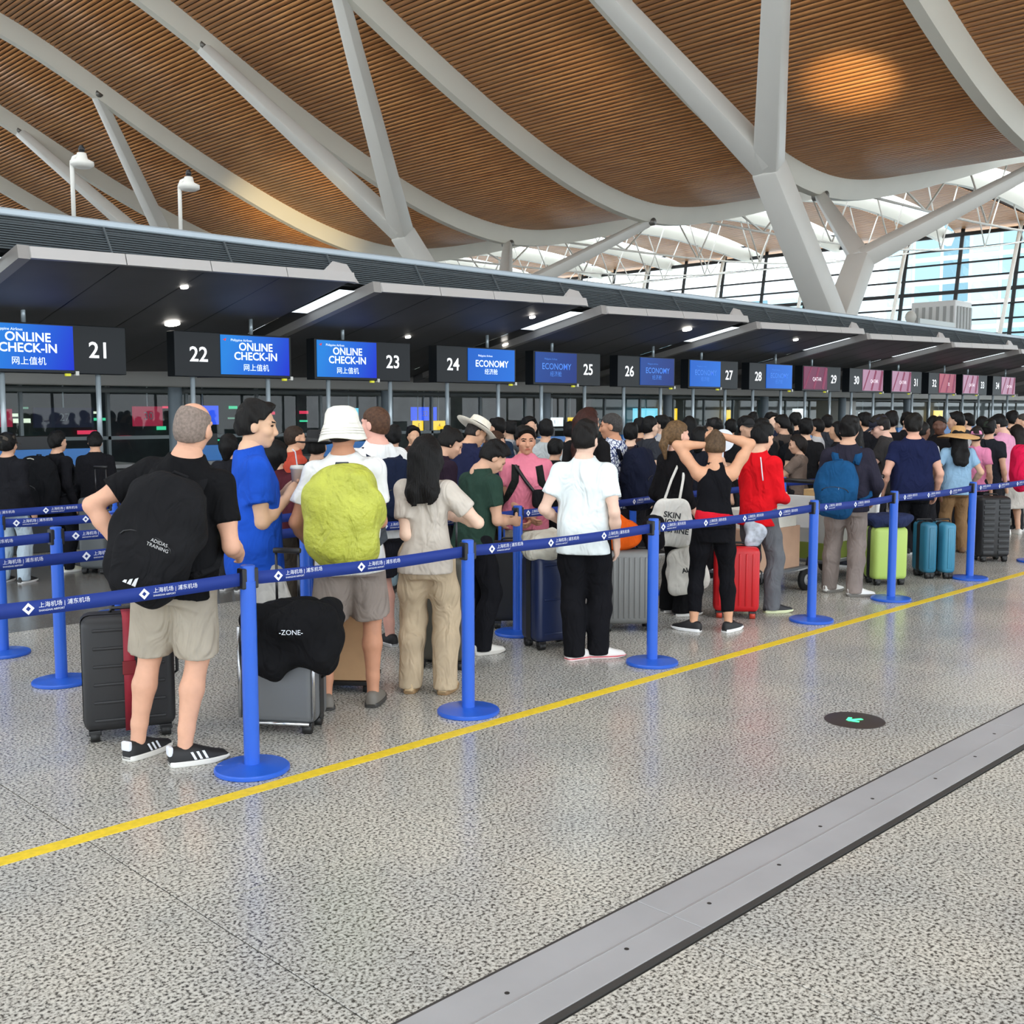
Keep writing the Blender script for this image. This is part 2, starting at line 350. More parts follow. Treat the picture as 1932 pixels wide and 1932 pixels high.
# white booth on the upper level
bt = thing('upper_booth', 'white louvred booth standing on the upper level behind the canopy', 'booth', (58.2, 25.6, 0))
put('support', MB().box(-.9, 1.2, -1.2, 1.2, 0, 5.4).mesh('support'), mat('booth_grey', (198, 200, 198), .6), bt)
put('body', MB().box(-.9, 1.2, -1.2, 1.2, 5.4, 7.4).mesh('body', bevel=.05), mat('booth_white', (240, 242, 240), .6), bt)
for i in range(6): put('louvre', MB().box(-.95, -.88, -1.1 + i * .38, -.95 + i * .38, 5.9, 7.1).mesh('louvre'), mat('louvre_grey', (176, 178, 176), .6), bt)
for i in range(5): put('louvre', MB().box(-.7 + i * .4, -.5 + i * .4, -1.26, -1.19, 5.9, 7.1).mesh('louvre'), mat('louvre_grey', (176, 178, 176), .6), bt)
put('railing', MB().box(-5, -.9, -1.2, -1.1, 5.0, 6.2).mesh('railing'), mat('railing_pale', (206, 214, 212), .4), bt)
lp = thing('globe_lamp', 'white globe lamp on a post beside the white booth', 'lamp', (56.2, 26.3, .35))
put('post', MB().tube([(0, 0, -.35), (0, 0, 6.0)], .05, 8).mesh('post', True), WHITE, lp)
put('globe', MB().lathe([(0, 5.85), (.15, 5.9), (.26, 6.05), (.3, 6.2), (.26, 6.35), (.15, 6.5), (0, 6.55)], 16).mesh('globe', True), WHITE, lp)

# ================================================================== CHECK-IN ISLAND
can = thing('check_in_canopy', 'long dark check-in canopy with louvred fascia and pale angled edge panels', 'canopy', (0, 0, 0))
CX = [0.0, 4.41, 8.85, 13.35, 17.8, 22.1, 26.4, 30.7, 35.0, 39.3, 43.6]
def soff(y): return 3.25 - (y - 11.3) * .217
LIGHTP = mat('slit_light', (226, 238, 244), .4, emit=1.1)
for i, x in enumerate(CX):
    L = 4.02
    p = put('roof_panel', None, parent=can)
    v = []; 
    for (xx, dz) in ((x, 0), (x + L, .09)):
        v += [(xx, 11.3, 3.19 + dz), (xx, 16.0, soff(16.0) - .06 + dz), (xx, 16.0, soff(16) + .1 + dz), (xx, 11.3, 3.25 + dz)]
    put('soffit', MB().add(v, [(0, 4, 5, 1), (1, 5, 6, 2), (2, 6, 7, 3), (3, 7, 4, 0), (0, 1, 2, 3), (4, 7, 6, 5)]).mesh('soffit'), DARKP, p)
    for k in range(4):      # pale front edge, four lengths with joints
        a, b = x + k * L / 4 + .006, x + (k + 1) * L / 4 - .006; za, zb = .09 * (a - x) / L, .09 * (b - x) / L
        put('edge_panel', MB().add([(a, 11.2, 3.17 + za), (b, 11.2, 3.17 + zb), (b, 11.32, 3.17 + zb), (a, 11.32, 3.17 + za), (a, 11.24, 3.29 + za), (b, 11.24, 3.29 + zb), (b, 11.36, 3.29 + zb), (a, 11.36, 3.29 + za)], [(0, 3, 2, 1), (4, 5, 6, 7), (0, 1, 5, 4), (1, 2, 6, 5), (2, 3, 7, 6), (3, 0, 4, 7)]).mesh('edge_panel'), ALU, p)
    put('side_band', MB().beam((x - .05, 11.25, 3.23), (x - .05, 15.6, soff(15.6) - .0), .12, .14).mesh('side_band'), mat('side_band', (150, 146, 142), .5), p)
    put('end_bracket', MB().add([(x + L - .42, 11.3, 3.33), (x + L + .12, 11.3, 3.26), (x + L + .02, 11.42, 3.50), (x + L - .2, 11.42, 3.52), (x + L - .42, 11.4, 3.33), (x + L + .12, 11.4, 3.26)], [(0, 1, 2, 3), (4, 3, 2, 5), (0, 3, 4), (1, 5, 2), (0, 4, 5, 1)]).mesh('end_bracket'), ALU, p)
    if i < 10:
        put('slit_light', MB().add([(x + L + .03, 11.6, 3.2), (CX[i + 1] - .14, 11.6, 3.2), (CX[i + 1] - .14, 12.7, 2.98), (x + L + .03, 12.7, 2.98)], [(0, 1, 2, 3)]).mesh('slit_light'), LIGHTP, p)
        put('slit_cover', MB().add([(x + L + .0, 12.72, 2.97), (CX[i + 1] - .1, 12.72, 2.97), (CX[i + 1] - .1, 16, 2.26), (x + L, 16, 2.26)], [(0, 1, 2, 3)]).mesh('slit_cover'), BLACK, p)
    for k in (1, 2, 3):
        q = x + k * L / 4; put('panel_joint', MB().beam((q, 11.4, 3.185 + .09 * k / 4 - .017), (q, 15.8, soff(15.8) - .06 + .09 * k / 4), .012, .004).mesh('panel_joint'), BLACK, p)
lv = MB()
for k in range(13):
    t = k / 13; z = 3.315 + t * .375; y = 11.69 + t * .29
    lv.beam((-3, y, z), (60, y, z), .012, .026, side=(0, -.35, 1))
put('louvre_slats', lv.mesh('louvre_slats'), mat('louvre_dark', (96, 104, 108), .45, metal=.3), can, kind='stuff')
put('louvre_back', MB().add([(-3, 11.77, 3.29), (60, 11.77, 3.29), (60, 12.04, 3.68), (-3, 12.04, 3.68), (-3, 11.83, 3.28), (60, 11.83, 3.28), (60, 12.1, 3.66), (-3, 12.1, 3.66)], [(0, 1, 2, 3), (7, 6, 5, 4), (0, 4, 5, 1), (3, 2, 6, 7)]).mesh('louvre_back'), mat('louvre_back', (14, 16, 18), .8), can)
put('top_rail', MB().box(-3, 60, 11.93, 12.06, 3.68, 3.765).mesh('top_rail', bevel=.02), mat('rail_grey', (172, 184, 192), .4, metal=.3), can)
for x in np.arange(-2, 50, 1.5): put('louvre_post', MB().beam((x, 11.68, 3.3), (x, 11.93, 3.68), .02, .02).mesh('louvre_post'), mat('louvre_dark', (96, 104, 108)), can)
put('roof_deck', MB().box(-3, 60, 12.0, 20, 3.6, 3.68).mesh('roof_deck'), mat('deck', (120, 122, 124), .7), can)
put('rear_beam', MB().box(-3, 60, 16.0, 16.25, 2.02, 2.3).mesh('rear_beam', bevel=.02), mat('beam_grey', (176, 174, 168), .5), can)
put('inner_ceiling', MB().box(-3, 60, 16.25, 24, 2.62, 2.7).mesh('inner_ceiling'), mat('inner_dark', (46, 50, 52), .6), can)
put('conduit', MB().tube([(-3, 17.2, 1.98), (60, 17.2, 1.98)], .05, 6).mesh('conduit', True), mat('conduit', (120, 126, 126), .5), can)
for x in (8.75, 13.15, 17.6, 22.05, 26.5, 30.9, 35.3):
    put('round_column', MB().lathe([(.115, 0), (.115, 2.65)], 20).mesh('round_column', smooth='auto'), mat('col_grey', (126, 138, 146), .45, metal=.1), loc=(x, 16.55, 0), label='round grey steel column under the canopy behind the counter signs', cat='column', group='round canopy columns')
# downlights under the canopy
dl = MB().lathe([(.0, -.004), (.09, -.004), (.1, 0), (.1, .02)], 20).mesh('downlight', smooth='auto')
for (x, y, s) in ((7.05, 13.35, 1.15), (6.45, 11.9, .55), (13.3, 13.4, 1.1), (12.35, 11.9, .55), (11.0, 13.3, .5), (16.35, 11.85, 1), (20.2, 11.9, .6), (23.0, 11.9, .8), (27.2, 11.9, .6), (31.5, 11.9, .6)):
    put('downlight', dl, mat('lamp_on', (255, 250, 240), .4, emit=7), loc=(x, y, soff(y) - .062 + .03), rot=(math.atan(-.217), 0, 0), label='small round downlight glowing in the dark canopy soffit', cat='light', group='canopy downlights').scale = (s * .85, s * .85, 1)
# white camera poles on the canopy deck
for (x, y, h, lab) in ((5.4, 12.45, .82, 'white surveillance camera pole on the canopy with its dome above the pole'), (6.72, 12.45, .75, 'white surveillance camera pole on the canopy with its dome on a side arm')):
    t = thing('camera_pole', lab, 'camera', (x, y, 3.68)); a = .09
    put('pole', MB().tube([(0, 0, 0), (0, 0, h - .06), (.02, -.01, h), (a * .7, -a * .5, h + .03), (a, -a * .7, h - .01)], .024, 10).mesh('pole', True), WHITE, t)
    put('housing', MB().lathe([(.0, h + .09), (.05, h + .085), (.065, h + .02), (.13, h - .01), (.13, h - .05), (.09, h - .075), (0, h - .085)], 18).mesh('housing', True), WHITE, t, loc=(a, -a * .7, -.03))
    put('lens', MB().lathe([(.03, h + .07), (.035, h + .11), (.02, h + .14)], 10).mesh('lens', True), BLACK, t, loc=(a, -a * .7, 0))
# flood lamps on the deck that wash the ceiling with warm light
for (x, y, tx_, ty_, e, ca) in ((9.4, 13.6, 34.5, 51.8, 11000, 12), (24.5, 13.2, 32.8, 17.6, 1500, 17), (14.6, 14.2, 30, 27, 500, 15)):
    t = thing('flood_lamp', 'low white flood lamp on the canopy deck aimed at the wood ceiling', 'lamp', (x, y, 3.68), group='ceiling flood lamps')
    put('body', MB().box(-.22, .22, -.12, .12, .02, .12).mesh('body', bevel=.02), WHITE, t)
    ld = bpy.data.lights.new('flood', 'SPOT'); ld.energy = e * 4; ld.color = (1, .77, .40); ld.spot_size = rad(ca); ld.spot_blend = 1; ld.shadow_soft_size = .2
    lo = bpy.data.objects.new('lamp_beam', ld); C.objects.link(lo); lo.parent = t; lo.location = (0, 0, .3)
    d = Vector((tx_, ty_, roof(tx_))) - Vector((x, y, 3.98)); lo.rotation_euler = d.to_track_quat('-Z', 'Y').to_euler()
# counters
NW = {21: 'twenty-one', 22: 'twenty-two', 23: 'twenty-three', 24: 'twenty-four', 25: 'twenty-five', 26: 'twenty-six', 27: 'twenty-seven', 28: 'twenty-eight', 29: 'twenty-nine', 30: 'thirty', 31: 'thirty-one', 32: 'thirty-two', 33: 'thirty-three', 34: 'thirty-four'}
for k in range(14):
    x = 4.5 + 2.235 * k
    t = thing('check_in_counter', 'dark check-in counter with a blue upper panel standing under sign %s' % NW[21 + k], 'counter', (x, 13.1, 0))
    put('body', MB().box(0, 1.7, -.35, .45, 0, .95).mesh('body', bevel=.01), mat('counter_dark', (52, 56, 60), .4), t)
    put('top', MB().box(-.05, 1.75, -.45, .5, .95, 1.0).mesh('top', bevel=.008), mat('counter_top', (120, 122, 122), .3), t)
    put('blue_panel', MB().box(.05, 1.25, -.28, -.22, 1.0, 1.2).mesh('blue_panel', bevel=.005), mat('counter_blue', (52, 112, 178), .35), t)
    put('monitor', MB().box(.4, .85, .1, .15, 1.05, 1.35).mesh('monitor', bevel=.01), BLACK, t)
# counter signs
def grad_screen(nm, c0, c1, e):
    m, n, b = node_mat(nm); N = n.nodes.new; L = n.links.new
    tc = N('ShaderNodeTexCoord'); mp = N('ShaderNodeMapping'); L(tc.outputs['Object'], mp.inputs[0]); mp.inputs['Scale'].default_value = (.95, 1, 1); mp.inputs['Rotation'].default_value = (0, -.35, 0); mp.inputs['Location'].default_value = (.42, 0, 0); b.inputs['Specular IOR Level'].default_value = .1
    nz = N('ShaderNodeTexGradient'); L(mp.outputs[0], nz.inputs[0]); r = N('ShaderNodeValToRGB'); r.color_ramp.elements[0].color = lin(c0); r.color_ramp.elements[1].color = lin(c1)
    L(nz.outputs[0], r.inputs[0]); L(r.outputs[0], b.inputs['Emission Color']); b.inputs['Base Color'].default_value = (.01, .01, .02, 1); b.inputs['Emission Strength'].default_value = e; b.inputs['Roughness'].default_value = .25
    return m
SCR = {'on': grad_screen('screen_blue', (30, 150, 255), (0, 38, 235), .52), 'eco': grad_screen('screen_sky', (20, 112, 230), (30, 130, 250), .52), 'dim': grad_screen('screen_dim', (28, 80, 170), (12, 50, 140), .5),
       'mar': grad_screen('screen_maroon', (130, 48, 84), (110, 36, 72), .55), 'pink': grad_screen('screen_pink', (196, 150, 178), (180, 120, 150), .55), 'red': grad_screen('screen_red', (190, 84, 104), (170, 70, 92), .55)}
SIGNB = mat('sign_housing', (24, 28, 32), .45, spec=.3); STX = mat('screen_text', (214, 226, 255), .6, emit=.75); STD = mat('screen_text_dim', (70, 120, 200), .6, emit=.5); NUM = mat('sign_number', (240, 242, 244), .5, emit=.55)
RIBN = mat('screen_maroon_mark', (120, 26, 66), .5, emit=.4)
SX = {21: 4.47, 22: 6.88, 23: 9.03, 24: 11.33, 25: 13.52, 26: 15.78, 27: 18.0, 28: 20.2, 29: 22.4, 30: 24.6, 31: 26.8, 32: 29.0, 33: 31.2, 34: 33.4}
for n, x in SX.items():
    odd = n % 2; W = 1.76; kind = 'on' if n < 24 else 'eco' if n in (24, 27, 28) else 'dim' if n in (25, 26) else 'mar' if n in (29,) else 'red' if n == 32 else 'pink'
    desc = {'on': 'blue online check-in screen', 'eco': 'bright blue screen', 'dim': 'dim blue screen', 'mar': 'maroon screen', 'pink': 'pale pink screen', 'red': 'rose red screen'}[kind]
    t = thing('counter_sign', 'dark hanging counter sign numbered %s with a %s' % (NW[n], desc), 'sign', (x, 13, 2.09))
    put('housing', MB().box(0, W, 0, .2, 0, .58).mesh('housing', bevel=.008), SIGNB, t)
    s0 = .04 if odd else W - 1.10; sw = 1.06; sc = s0 + sw / 2; nx = 1.42 if odd else .34
    sob = put('screen', MB().box(s0 - sc, s0 + sw - sc, -.012, .004, -.255, .265).mesh('screen'), SCR[kind], t, loc=(sc, 0, .295))
    put('number', text_mesh(str(n), .27, bold=.004), NUM, t, M=face_y(nx, -.006, .28))
    if kind == 'on':
        put('lettering', text_mesh('ONLINE\nCHECK-IN', .145, bold=.003, line=.86), STX, sob, M=face_y(0, -.016, .05))
        put('lettering', text_mesh('网上值机', .1), STX, sob, M=face_y(0, -.016, -.165))
        put('lettering', text_mesh('Philippine Airlines', .045), STX, sob, M=face_y(-.22, -.016, .2))
        put('emblem', MB().add([(-.5, -.016, .2), (-.46, -.016, .185), (-.45, -.016, .225)], [(0, 1, 2)]).mesh('emblem'), mat('emblem_red', (200, 50, 60), .5, emit=.4), sob)
    elif kind in ('eco', 'dim'):
        tm = STX if kind == 'eco' and n == 24 else STD
        put('lettering', text_mesh('ECONOMY', .15, bold=.002), tm, sob, M=face_y(0, -.016, .02)); put('lettering', text_mesh('经济舱', .1), tm, sob, M=face_y(-.02, -.016, -.11))
        put('lettering', text_mesh('Philippine Airlines', .045), tm, sob, M=face_y(-.15, -.016, .15))
    else:
        for q in range(3): put('ribbon', MB().beam((-.5 + q * .42, -.014, -.24), (-.2 + q * .34, -.014, .25), .05 + .03 * q, .002, side=(1, 0, 0)).mesh('ribbon'), RIBN, sob)
        put('lettering', text_mesh(('QATAR' if n != 32 else '32'), .12), mat('sign_white', (236, 224, 230), .6, emit=.6), sob, M=face_y(.05, -.018, -.02))
    put('hanger', MB().tube([(sc, .1, .58), (sc, .1, .80)], .026, 10).mesh('hanger', True), STEEL, t)
    for px_ in (.3, W - .32): put('pole', MB().tube([(px_, .1, -1.1), (px_, .1, 0)], .032, 10).mesh('pole', True), STEEL, t)
    put('indicator', MB().box(s0 + sw - .1, s0 + sw - .04, -.01, .03, -.03, 0).mesh('indicator'), mat('ind_yellow', (180, 180, 40), .5, emit=.5), t)
    put('bracket', MB().box(s0 + sw + .02, s0 + sw + .06, -.01, .04, -.02, .03).mesh('bracket'), WHITE, t)
# glazed partition and hall behind
gp = thing('wall_back', 'glazed partition with steel frames behind the check-in desks', 'partition', kind='structure')
put('glass_pane', mesh_np('glass_pane', [(-3, 18.0, .0), (60, 18.0, .0), (60, 18.0, 2.62), (-3, 18.0, 2.62)], [(0, 1, 2, 3)], False), GLASS, gp)
for x in np.arange(1, 50, 1.45): put('frame_post', MB().box(x, x + .05, 17.97, 18.05, 0, 2.62).mesh('frame_post'), mat('frame_steel', (128, 136, 138), .45, metal=.5), gp)
for z in (1.15, 2.1): put('frame_rail', MB().box(-3, 60, 17.97, 18.05, z, z + .06).mesh('frame_rail'), mat('frame_steel', (128, 136, 138)), gp)
put('rear_wall', MB().box(-3, 60, 25, 25.3, 0, 3.6).mesh('rear_wall'), mat('rear_wall', (96, 104, 104), .5, var=.5, varscale=1.2), gp)
put('rear_cladding', MB().box(24, 60, 20.6, 20.8, 0, 2.62).mesh('rear_cladding'), mat('rear_clad', (112, 116, 116), .5, var=.15, varscale=.8), gp)
put('dark_wall', MB().box(-3, 16.5, 24.6, 24.9, 0, 3.6).mesh('dark_wall'), mat('dark_wall', (34, 46, 44), .5, var=.5, varscale=2), gp)
# small boards and lights inside; counter-number boards imitate signs reflected in the glass
rnd = random.Random(3)
BO = [((130, 160, 200), (24, 30, 60), 'dark blue'), ((224, 40, 90), (150, 30, 60), 'red'), ((40, 80, 220), (40, 80, 220), 'blue'), ((230, 190, 40), (230, 190, 40), 'yellow'), ((225, 232, 236), (225, 232, 236), 'white'), ((110, 200, 225), (110, 200, 225), 'cyan')]
def board(x, y, z, w_, h_, ci, txt=None, e=.5):
    t = thing('board_or_reflection', '%s lit board %s hanging behind the glass partition' % (BO[ci][2], ('reading ' + txt) if txt else 'without readable text'), 'sign', (x, y, z), group='lit boards behind the glass')
    put('panel', MB().box(-w_ / 2, w_ / 2, 0, .08, -h_ / 2, h_ / 2).mesh('panel'), mat('board_%d' % ci, BO[ci][1], .4, emit=e), t)
    put('rod', MB().tube([(0, .04, h_ / 2), (0, .04, 2.66 - z)], .015, 6).mesh('rod'), STEEL, t)
    if txt: put('lettering', text_mesh(txt, h_ * .55), PRINT if ci != 3 else BLACK, t, M=face_y(0, -.006, 0))
for a in ((7.0, 22, 1.5, .9, .4, 0, '26', .15), (7.9, 22, 1.5, .55, .35, 1, None, .5), (9.2, 22, 1.5, 1.2, .4, 0, '27', .15), (11.0, 22, 1.52, .65, .42, 1, '30', .8), (12.3, 22, 1.54, .75, .42, 2, None, .8),
          (16.3, 22, 1.55, .55, .3, 5, None, .8), (19.0, 22.3, 1.55, .85, .36, 2, '32', .7), (18.2, 21.6, 1.25, .3, .26, 3, 'E', .9), (18.9, 21.6, 1.25, .55, .24, 3, '4', .9), (23.5, 21.8, 1.3, .9, .26, 4, 'A B', .9), (24.3, 21.8, 1.3, .4, .26, 3, None, .9),
          (26.0, 20.3, 1.45, 1.1, .5, 5, None, .9), (27.3, 20.3, 1.5, .5, .4, 3, None, .9), (30.5, 20.3, 1.35, .3, .6, 3, None, .8), (34.6, 20.2, 1.35, .6, .7, 4, None, .9), (38.5, 20.2, 1.3, .5, .55, 3, '1', .9), (39.4, 20.2, 1.3, .5, .5, 4, None, .6), (46.2, 20.2, 1.3, .8, .65, 3, 'C', .9)):
    board(*a)
strips = []; lamps = []
lm = MB().box(-.5, .5, -.06, .06, -.02, .02).mesh('strip')
for q in range(26):
    for _ in range(60):
        x, yy = rnd.uniform(5, 40), rnd.uniform(18.6, 24)
        if all(abs(x - a) > .95 or abs(yy - b) > .2 for a, b in strips): break
    strips.append((x, yy)); put('strip_light', lm, mat('strip_on', (235, 245, 240), .4, emit=3), loc=(x, yy, 2.58), label='short strip light under the ceiling behind the glass partition', cat='light', group='strip lights behind the glass').scale = (rnd.uniform(.3, .8), 1, 1)
for q in range(40):
    for _ in range(60):
        x, z = rnd.uniform(4, 17), rnd.uniform(.9, 1.75)
        if all(abs(x - a) > .5 or abs(z - b) > .12 for a, b in lamps): break
    lamps.append((x, z)); c = rnd.choice([(60, 190, 140), (210, 225, 200), (200, 50, 80), (120, 190, 170), (90, 130, 110)])
    put('status_lamp', MB().box(-.12, .12, -.02, .02, -.03, .03).mesh('status_lamp'), mat('stat_%d_%d_%d' % c, c, .4, emit=.8), loc=(x, 24.5, z), label='tiny coloured indicator on the dark wall behind the glass', cat='light', group='coloured indicators in the dark hall').scale = (rnd.uniform(.4, 2), 1, rnd.uniform(.6, 1.6))
# ================================================================== SMOOTH SOLIDS (distance fields turned into meshes)
class Field:
    def __init__(s): s.ops = []; s.lo = np.array([9., 9, 9]); s.hi = -s.lo; s.post = []
    def _b(s, lo, hi): s.lo = np.minimum(s.lo, lo); s.hi = np.maximum(s.hi, hi)
    def cone(s, a, b, r1, r2, k=.02, sub=False, flat=None):
        a = np.array(a, float); b = np.array(b, float); R = max(r1, r2); lo = np.minimum(a, b) - R; hi = np.maximum(a, b) + R
        if not sub: s._b(lo, hi)
        ba = b - a; bb = max(float(ba @ ba), 1e-9)
        def fn(X, Y, Z):
            x = X - a[0]; y = Y - a[1]; z = Z - a[2]
            h = np.clip((x * ba[0] + y * ba[1] + z * ba[2]) / bb, 0, 1)
            d = np.sqrt((x - h * ba[0]) ** 2 + (y - h * ba[1]) ** 2 + (z - h * ba[2]) ** 2) - (r1 + (r2 - r1) * h)
            if flat is not None: d = np.maximum(d, ((X - flat[0][0]) * flat[1][0] + (Y - flat[0][1]) * flat[1][1] + (Z - flat[0][2]) * flat[1][2]))
            return d
        s.ops.append((lo, hi, fn, k, sub)); return s
    def chain(s, pts, rs, k=.015, flat=None):
        if flat is not None: flat = (np.array(flat[0]), np.array(flat[1]) / np.linalg.norm(flat[1]))
        for i in range(len(pts) - 1): s.cone(pts[i], pts[i + 1], rs[i], rs[i + 1], k, flat=flat)
        return s
    def ell(s, c, r, k=.02, R=None, sub=False, n=2.0):
        c = np.array(c, float); r = np.array(r, float); m = r.max() * (1.0 if R is None else 1.05)
        lo, hi = (c - r, c + r) if R is None else (c - m, c + m)
        if not sub: s._b(lo, hi)
        def fn(X, Y, Z):
            x = X - c[0]; y = Y - c[1]; z = Z - c[2]
            if R is not None: x, y, z = (R[0][0] * x + R[1][0] * y + R[2][0] * z, R[0][1] * x + R[1][1] * y + R[2][1] * z, R[0][2] * x + R[1][2] * y + R[2][2] * z)
            if n == 2: 
                k0 = np.sqrt((x / r[0]) ** 2 + (y / r[1]) ** 2 + (z / r[2]) ** 2); k1 = np.sqrt((x / r[0] ** 2) ** 2 + (y / r[1] ** 2) ** 2 + (z / r[2] ** 2) ** 2) + 1e-6
                return k0 * (k0 - 1) / k1
            return ((np.abs(x / r[0]) ** n + np.abs(y / r[1]) ** n + np.abs(z / r[2]) ** n) ** (1 / n) - 1) * r.min()
        s.ops.append((lo, hi, fn, k, sub)); return s
    def loft(s, tab, o, R, k=.03, p=2.4, grow=0, cap=.0):
        """stack of ellipses: rows (t, half width, half depth, depth offset) along the local z of frame R at o"""
        T = np.array(tab, float); o = np.array(o, float); m = T[:, 1:3].max() + grow + .05
        ends = [o + R @ np.array([0, T[i, 3], T[i, 0]]) for i in range(len(T))]
        lo = np.min(ends, 0) - m; hi = np.max(ends, 0) + m; s._b(lo + .04, hi - .04)
        def fn(X, Y, Z):
            x = X - o[0]; y = Y - o[1]; z = Z - o[2]
            x, y, z = (R[0, 0] * x + R[1, 0] * y + R[2, 0] * z, R[0, 1] * x + R[1, 1] * y + R[2, 1] * z, R[0, 2] * x + R[1, 2] * y + R[2, 2] * z)
            a = np.interp(z, T[:, 0], T[:, 1]) + grow; b = np.interp(z, T[:, 0], T[:, 2]) + grow; yc = np.interp(z, T[:, 0], T[:, 3])
            d = ((np.abs(x / a) ** p + np.abs((y - yc) / b) ** p) ** (1 / p) - 1) * np.minimum(a, b)
            return np.maximum(d, np.maximum(T[0, 0] - z, z - T[-1, 0]) - cap)
        s.ops.append((lo, hi, fn, k, False)); return s
    def cut(s, p, n):
        p = np.array(p, float); n = np.array(n, float); n = n / np.linalg.norm(n)
        s.post.append(lambda f, X, Y, Z: np.maximum(f, (X - p[0]) * n[0] + (Y - p[1]) * n[1] + (Z - p[2]) * n[2])); return s
    def cutnear(s, p, n, r):
        p = np.array(p, float); n = np.array(n, float); n = n / np.linalg.norm(n)
        def fn(f, X, Y, Z):
            x = X - p[0]; y = Y - p[1]; z = Z - p[2]
            pl = x * n[0] + y * n[1] + z * n[2]; near = np.sqrt(x * x + y * y + z * z) - r
            return np.maximum(f, np.minimum(pl, -near))
        s.post.append(fn); return s
    def wrinkle(s, amp, fr=26., seed=0., zs=1.):
        def fn(f, X, Y, Z):
            a = X * fr * .7 + Z * fr * .5 * zs + 1.7 * np.sin(Y * fr * .6 + Z * fr * .35 + seed) + seed
            b = -X * fr * .5 + Z * fr * .9 * zs + 1.5 * np.sin(X * fr * .5 - Y * fr * .8 + seed * 2)
            return f + amp * ((np.sin(a) + .8 * np.sin(b)) * .5 - .55)
        s.post.append(fn); return s
    def arrays(s, vox):
        pad = 3 * vox + .035; lo = s.lo - pad; n = np.ceil((s.hi + pad - lo) / vox).astype(int) + 1
        ax = [(lo[i] + vox * np.arange(n[i])).astype(np.float32) for i in range(3)]
        f = np.full(n, 1.0, np.float32)
        for (l, h, fn, k, sub) in s.ops:
            mg = max(.03, k * 1.5) + 2 * vox; i0 = np.clip(np.floor((l - mg - lo) / vox).astype(int), 0, n); i1 = np.clip(np.ceil((h + mg - lo) / vox).astype(int) + 1, 0, n)
            if np.any(i1 <= i0): continue
            sl = tuple(slice(i0[i], i1[i]) for i in range(3))
            X = ax[0][sl[0]][:, None, None]; Y = ax[1][sl[1]][None, :, None]; Z = ax[2][sl[2]][None, None, :]
            d = fn(X, Y, Z); g = f[sl]
            if sub:
                hh = np.clip(.5 - .5 * (g + d) / k, 0, 1); f[sl] = g + (-d - g) * hh + k * hh * (1 - hh)
            else:
                hh = np.clip(.5 + .5 * (g - d) / k, 0, 1); f[sl] = g + (d - g) * hh - k * hh * (1 - hh)
        X = ax[0][:, None, None]; Y = ax[1][None, :, None]; Z = ax[2][None, None, :]
        for fn in s.post: f = fn(f, X, Y, Z)
        f = np.asarray(f, np.float32)
        ins = f < 0; N = n - 1
        def cn(i, j, k): return (slice(i, N[0] + i), slice(j, N[1] + j), slice(k, N[2] + k))
        cnt = np.zeros(N, np.int8)
        for i in (0, 1):
            for j in (0, 1):
                for k in (0, 1): cnt += ins[cn(i, j, k)]
        act = (cnt > 0) & (cnt < 8); ci = np.argwhere(act)
        if len(ci) == 0: return np.zeros((0, 3)), np.zeros((0, 4), int)
        idx = np.full(N, -1, np.int32); idx[act] = np.arange(len(ci))
        acc = np.zeros((len(ci), 3), np.float32); c = np.zeros(len(ci), np.float32)
        co = [(0, 0, 0), (1, 0, 0), (0, 1, 0), (1, 1, 0), (0, 0, 1), (1, 0, 1), (0, 1, 1), (1, 1, 1)]
        vals = [f[ci[:, 0] + q[0], ci[:, 1] + q[1], ci[:, 2] + q[2]] for q in co]
        for a, b in ((0, 1), (2, 3), (4, 5), (6, 7), (0, 2), (1, 3), (4, 6), (5, 7), (0, 4), (1, 5), (2, 6), (3, 7)):
            m = (vals[a] < 0) != (vals[b] < 0); t = np.where(m, vals[a] / (vals[a] - vals[b] + 1e-12), 0)
            p = np.array(co[a], np.float32)[None] + t[:, None] * (np.array(co[b], np.float32) - np.array(co[a], np.float32))[None]
            acc += p * m[:, None]; c += m
        V = (ci + acc / c[:, None]) * vox + lo
        F = []
        for axis in range(3):
            o1, o2 = [(1, 2), (2, 0), (0, 1)][axis]
            sl0 = [slice(1, N[i]) for i in range(3)]; sl0[axis] = slice(0, N[axis]); sl1 = list(sl0); sl1[axis] = slice(1, N[axis] + 1)
            A = ins[tuple(sl0)]; B = ins[tuple(sl1)]; e = np.argwhere(A != B)
            if len(e) == 0: continue
            fl = A[e[:, 0], e[:, 1], e[:, 2]]; base = e + 1; base[:, axis] -= 1
            d1 = np.zeros(3, int); d1[o1] = 1; d2 = np.zeros(3, int); d2[o2] = 1
            g = lambda q: idx[q[:, 0], q[:, 1], q[:, 2]]
            q = np.stack([g(base - d1 - d2), g(base - d2), g(base), g(base - d1)], 1)
            q[~fl] = q[~fl][:, ::-1]; F.append(q)
        F = np.concatenate(F); F = F[(F >= 0).all(1)]
        return V, F
    def mesh(s, name, vox, M=None):
        V, F = s.arrays(vox); return mesh_np(name, V, F)
def join(parts):
    V = []; F = []; o = 0
    for v, f in parts: V.append(v); F.append(f + o); o += len(v)
    return np.concatenate(V), np.concatenate(F)
def npR(ax, a):
    c, s_ = cos(a), sin(a)
    return np.array({'x': [[1, 0, 0], [0, c, -s_], [0, s_, c]], 'y': [[c, 0, s_], [0, 1, 0], [-s_, 0, c]], 'z': [[c, -s_, 0], [s_, c, 0], [0, 0, 1]]}[ax])
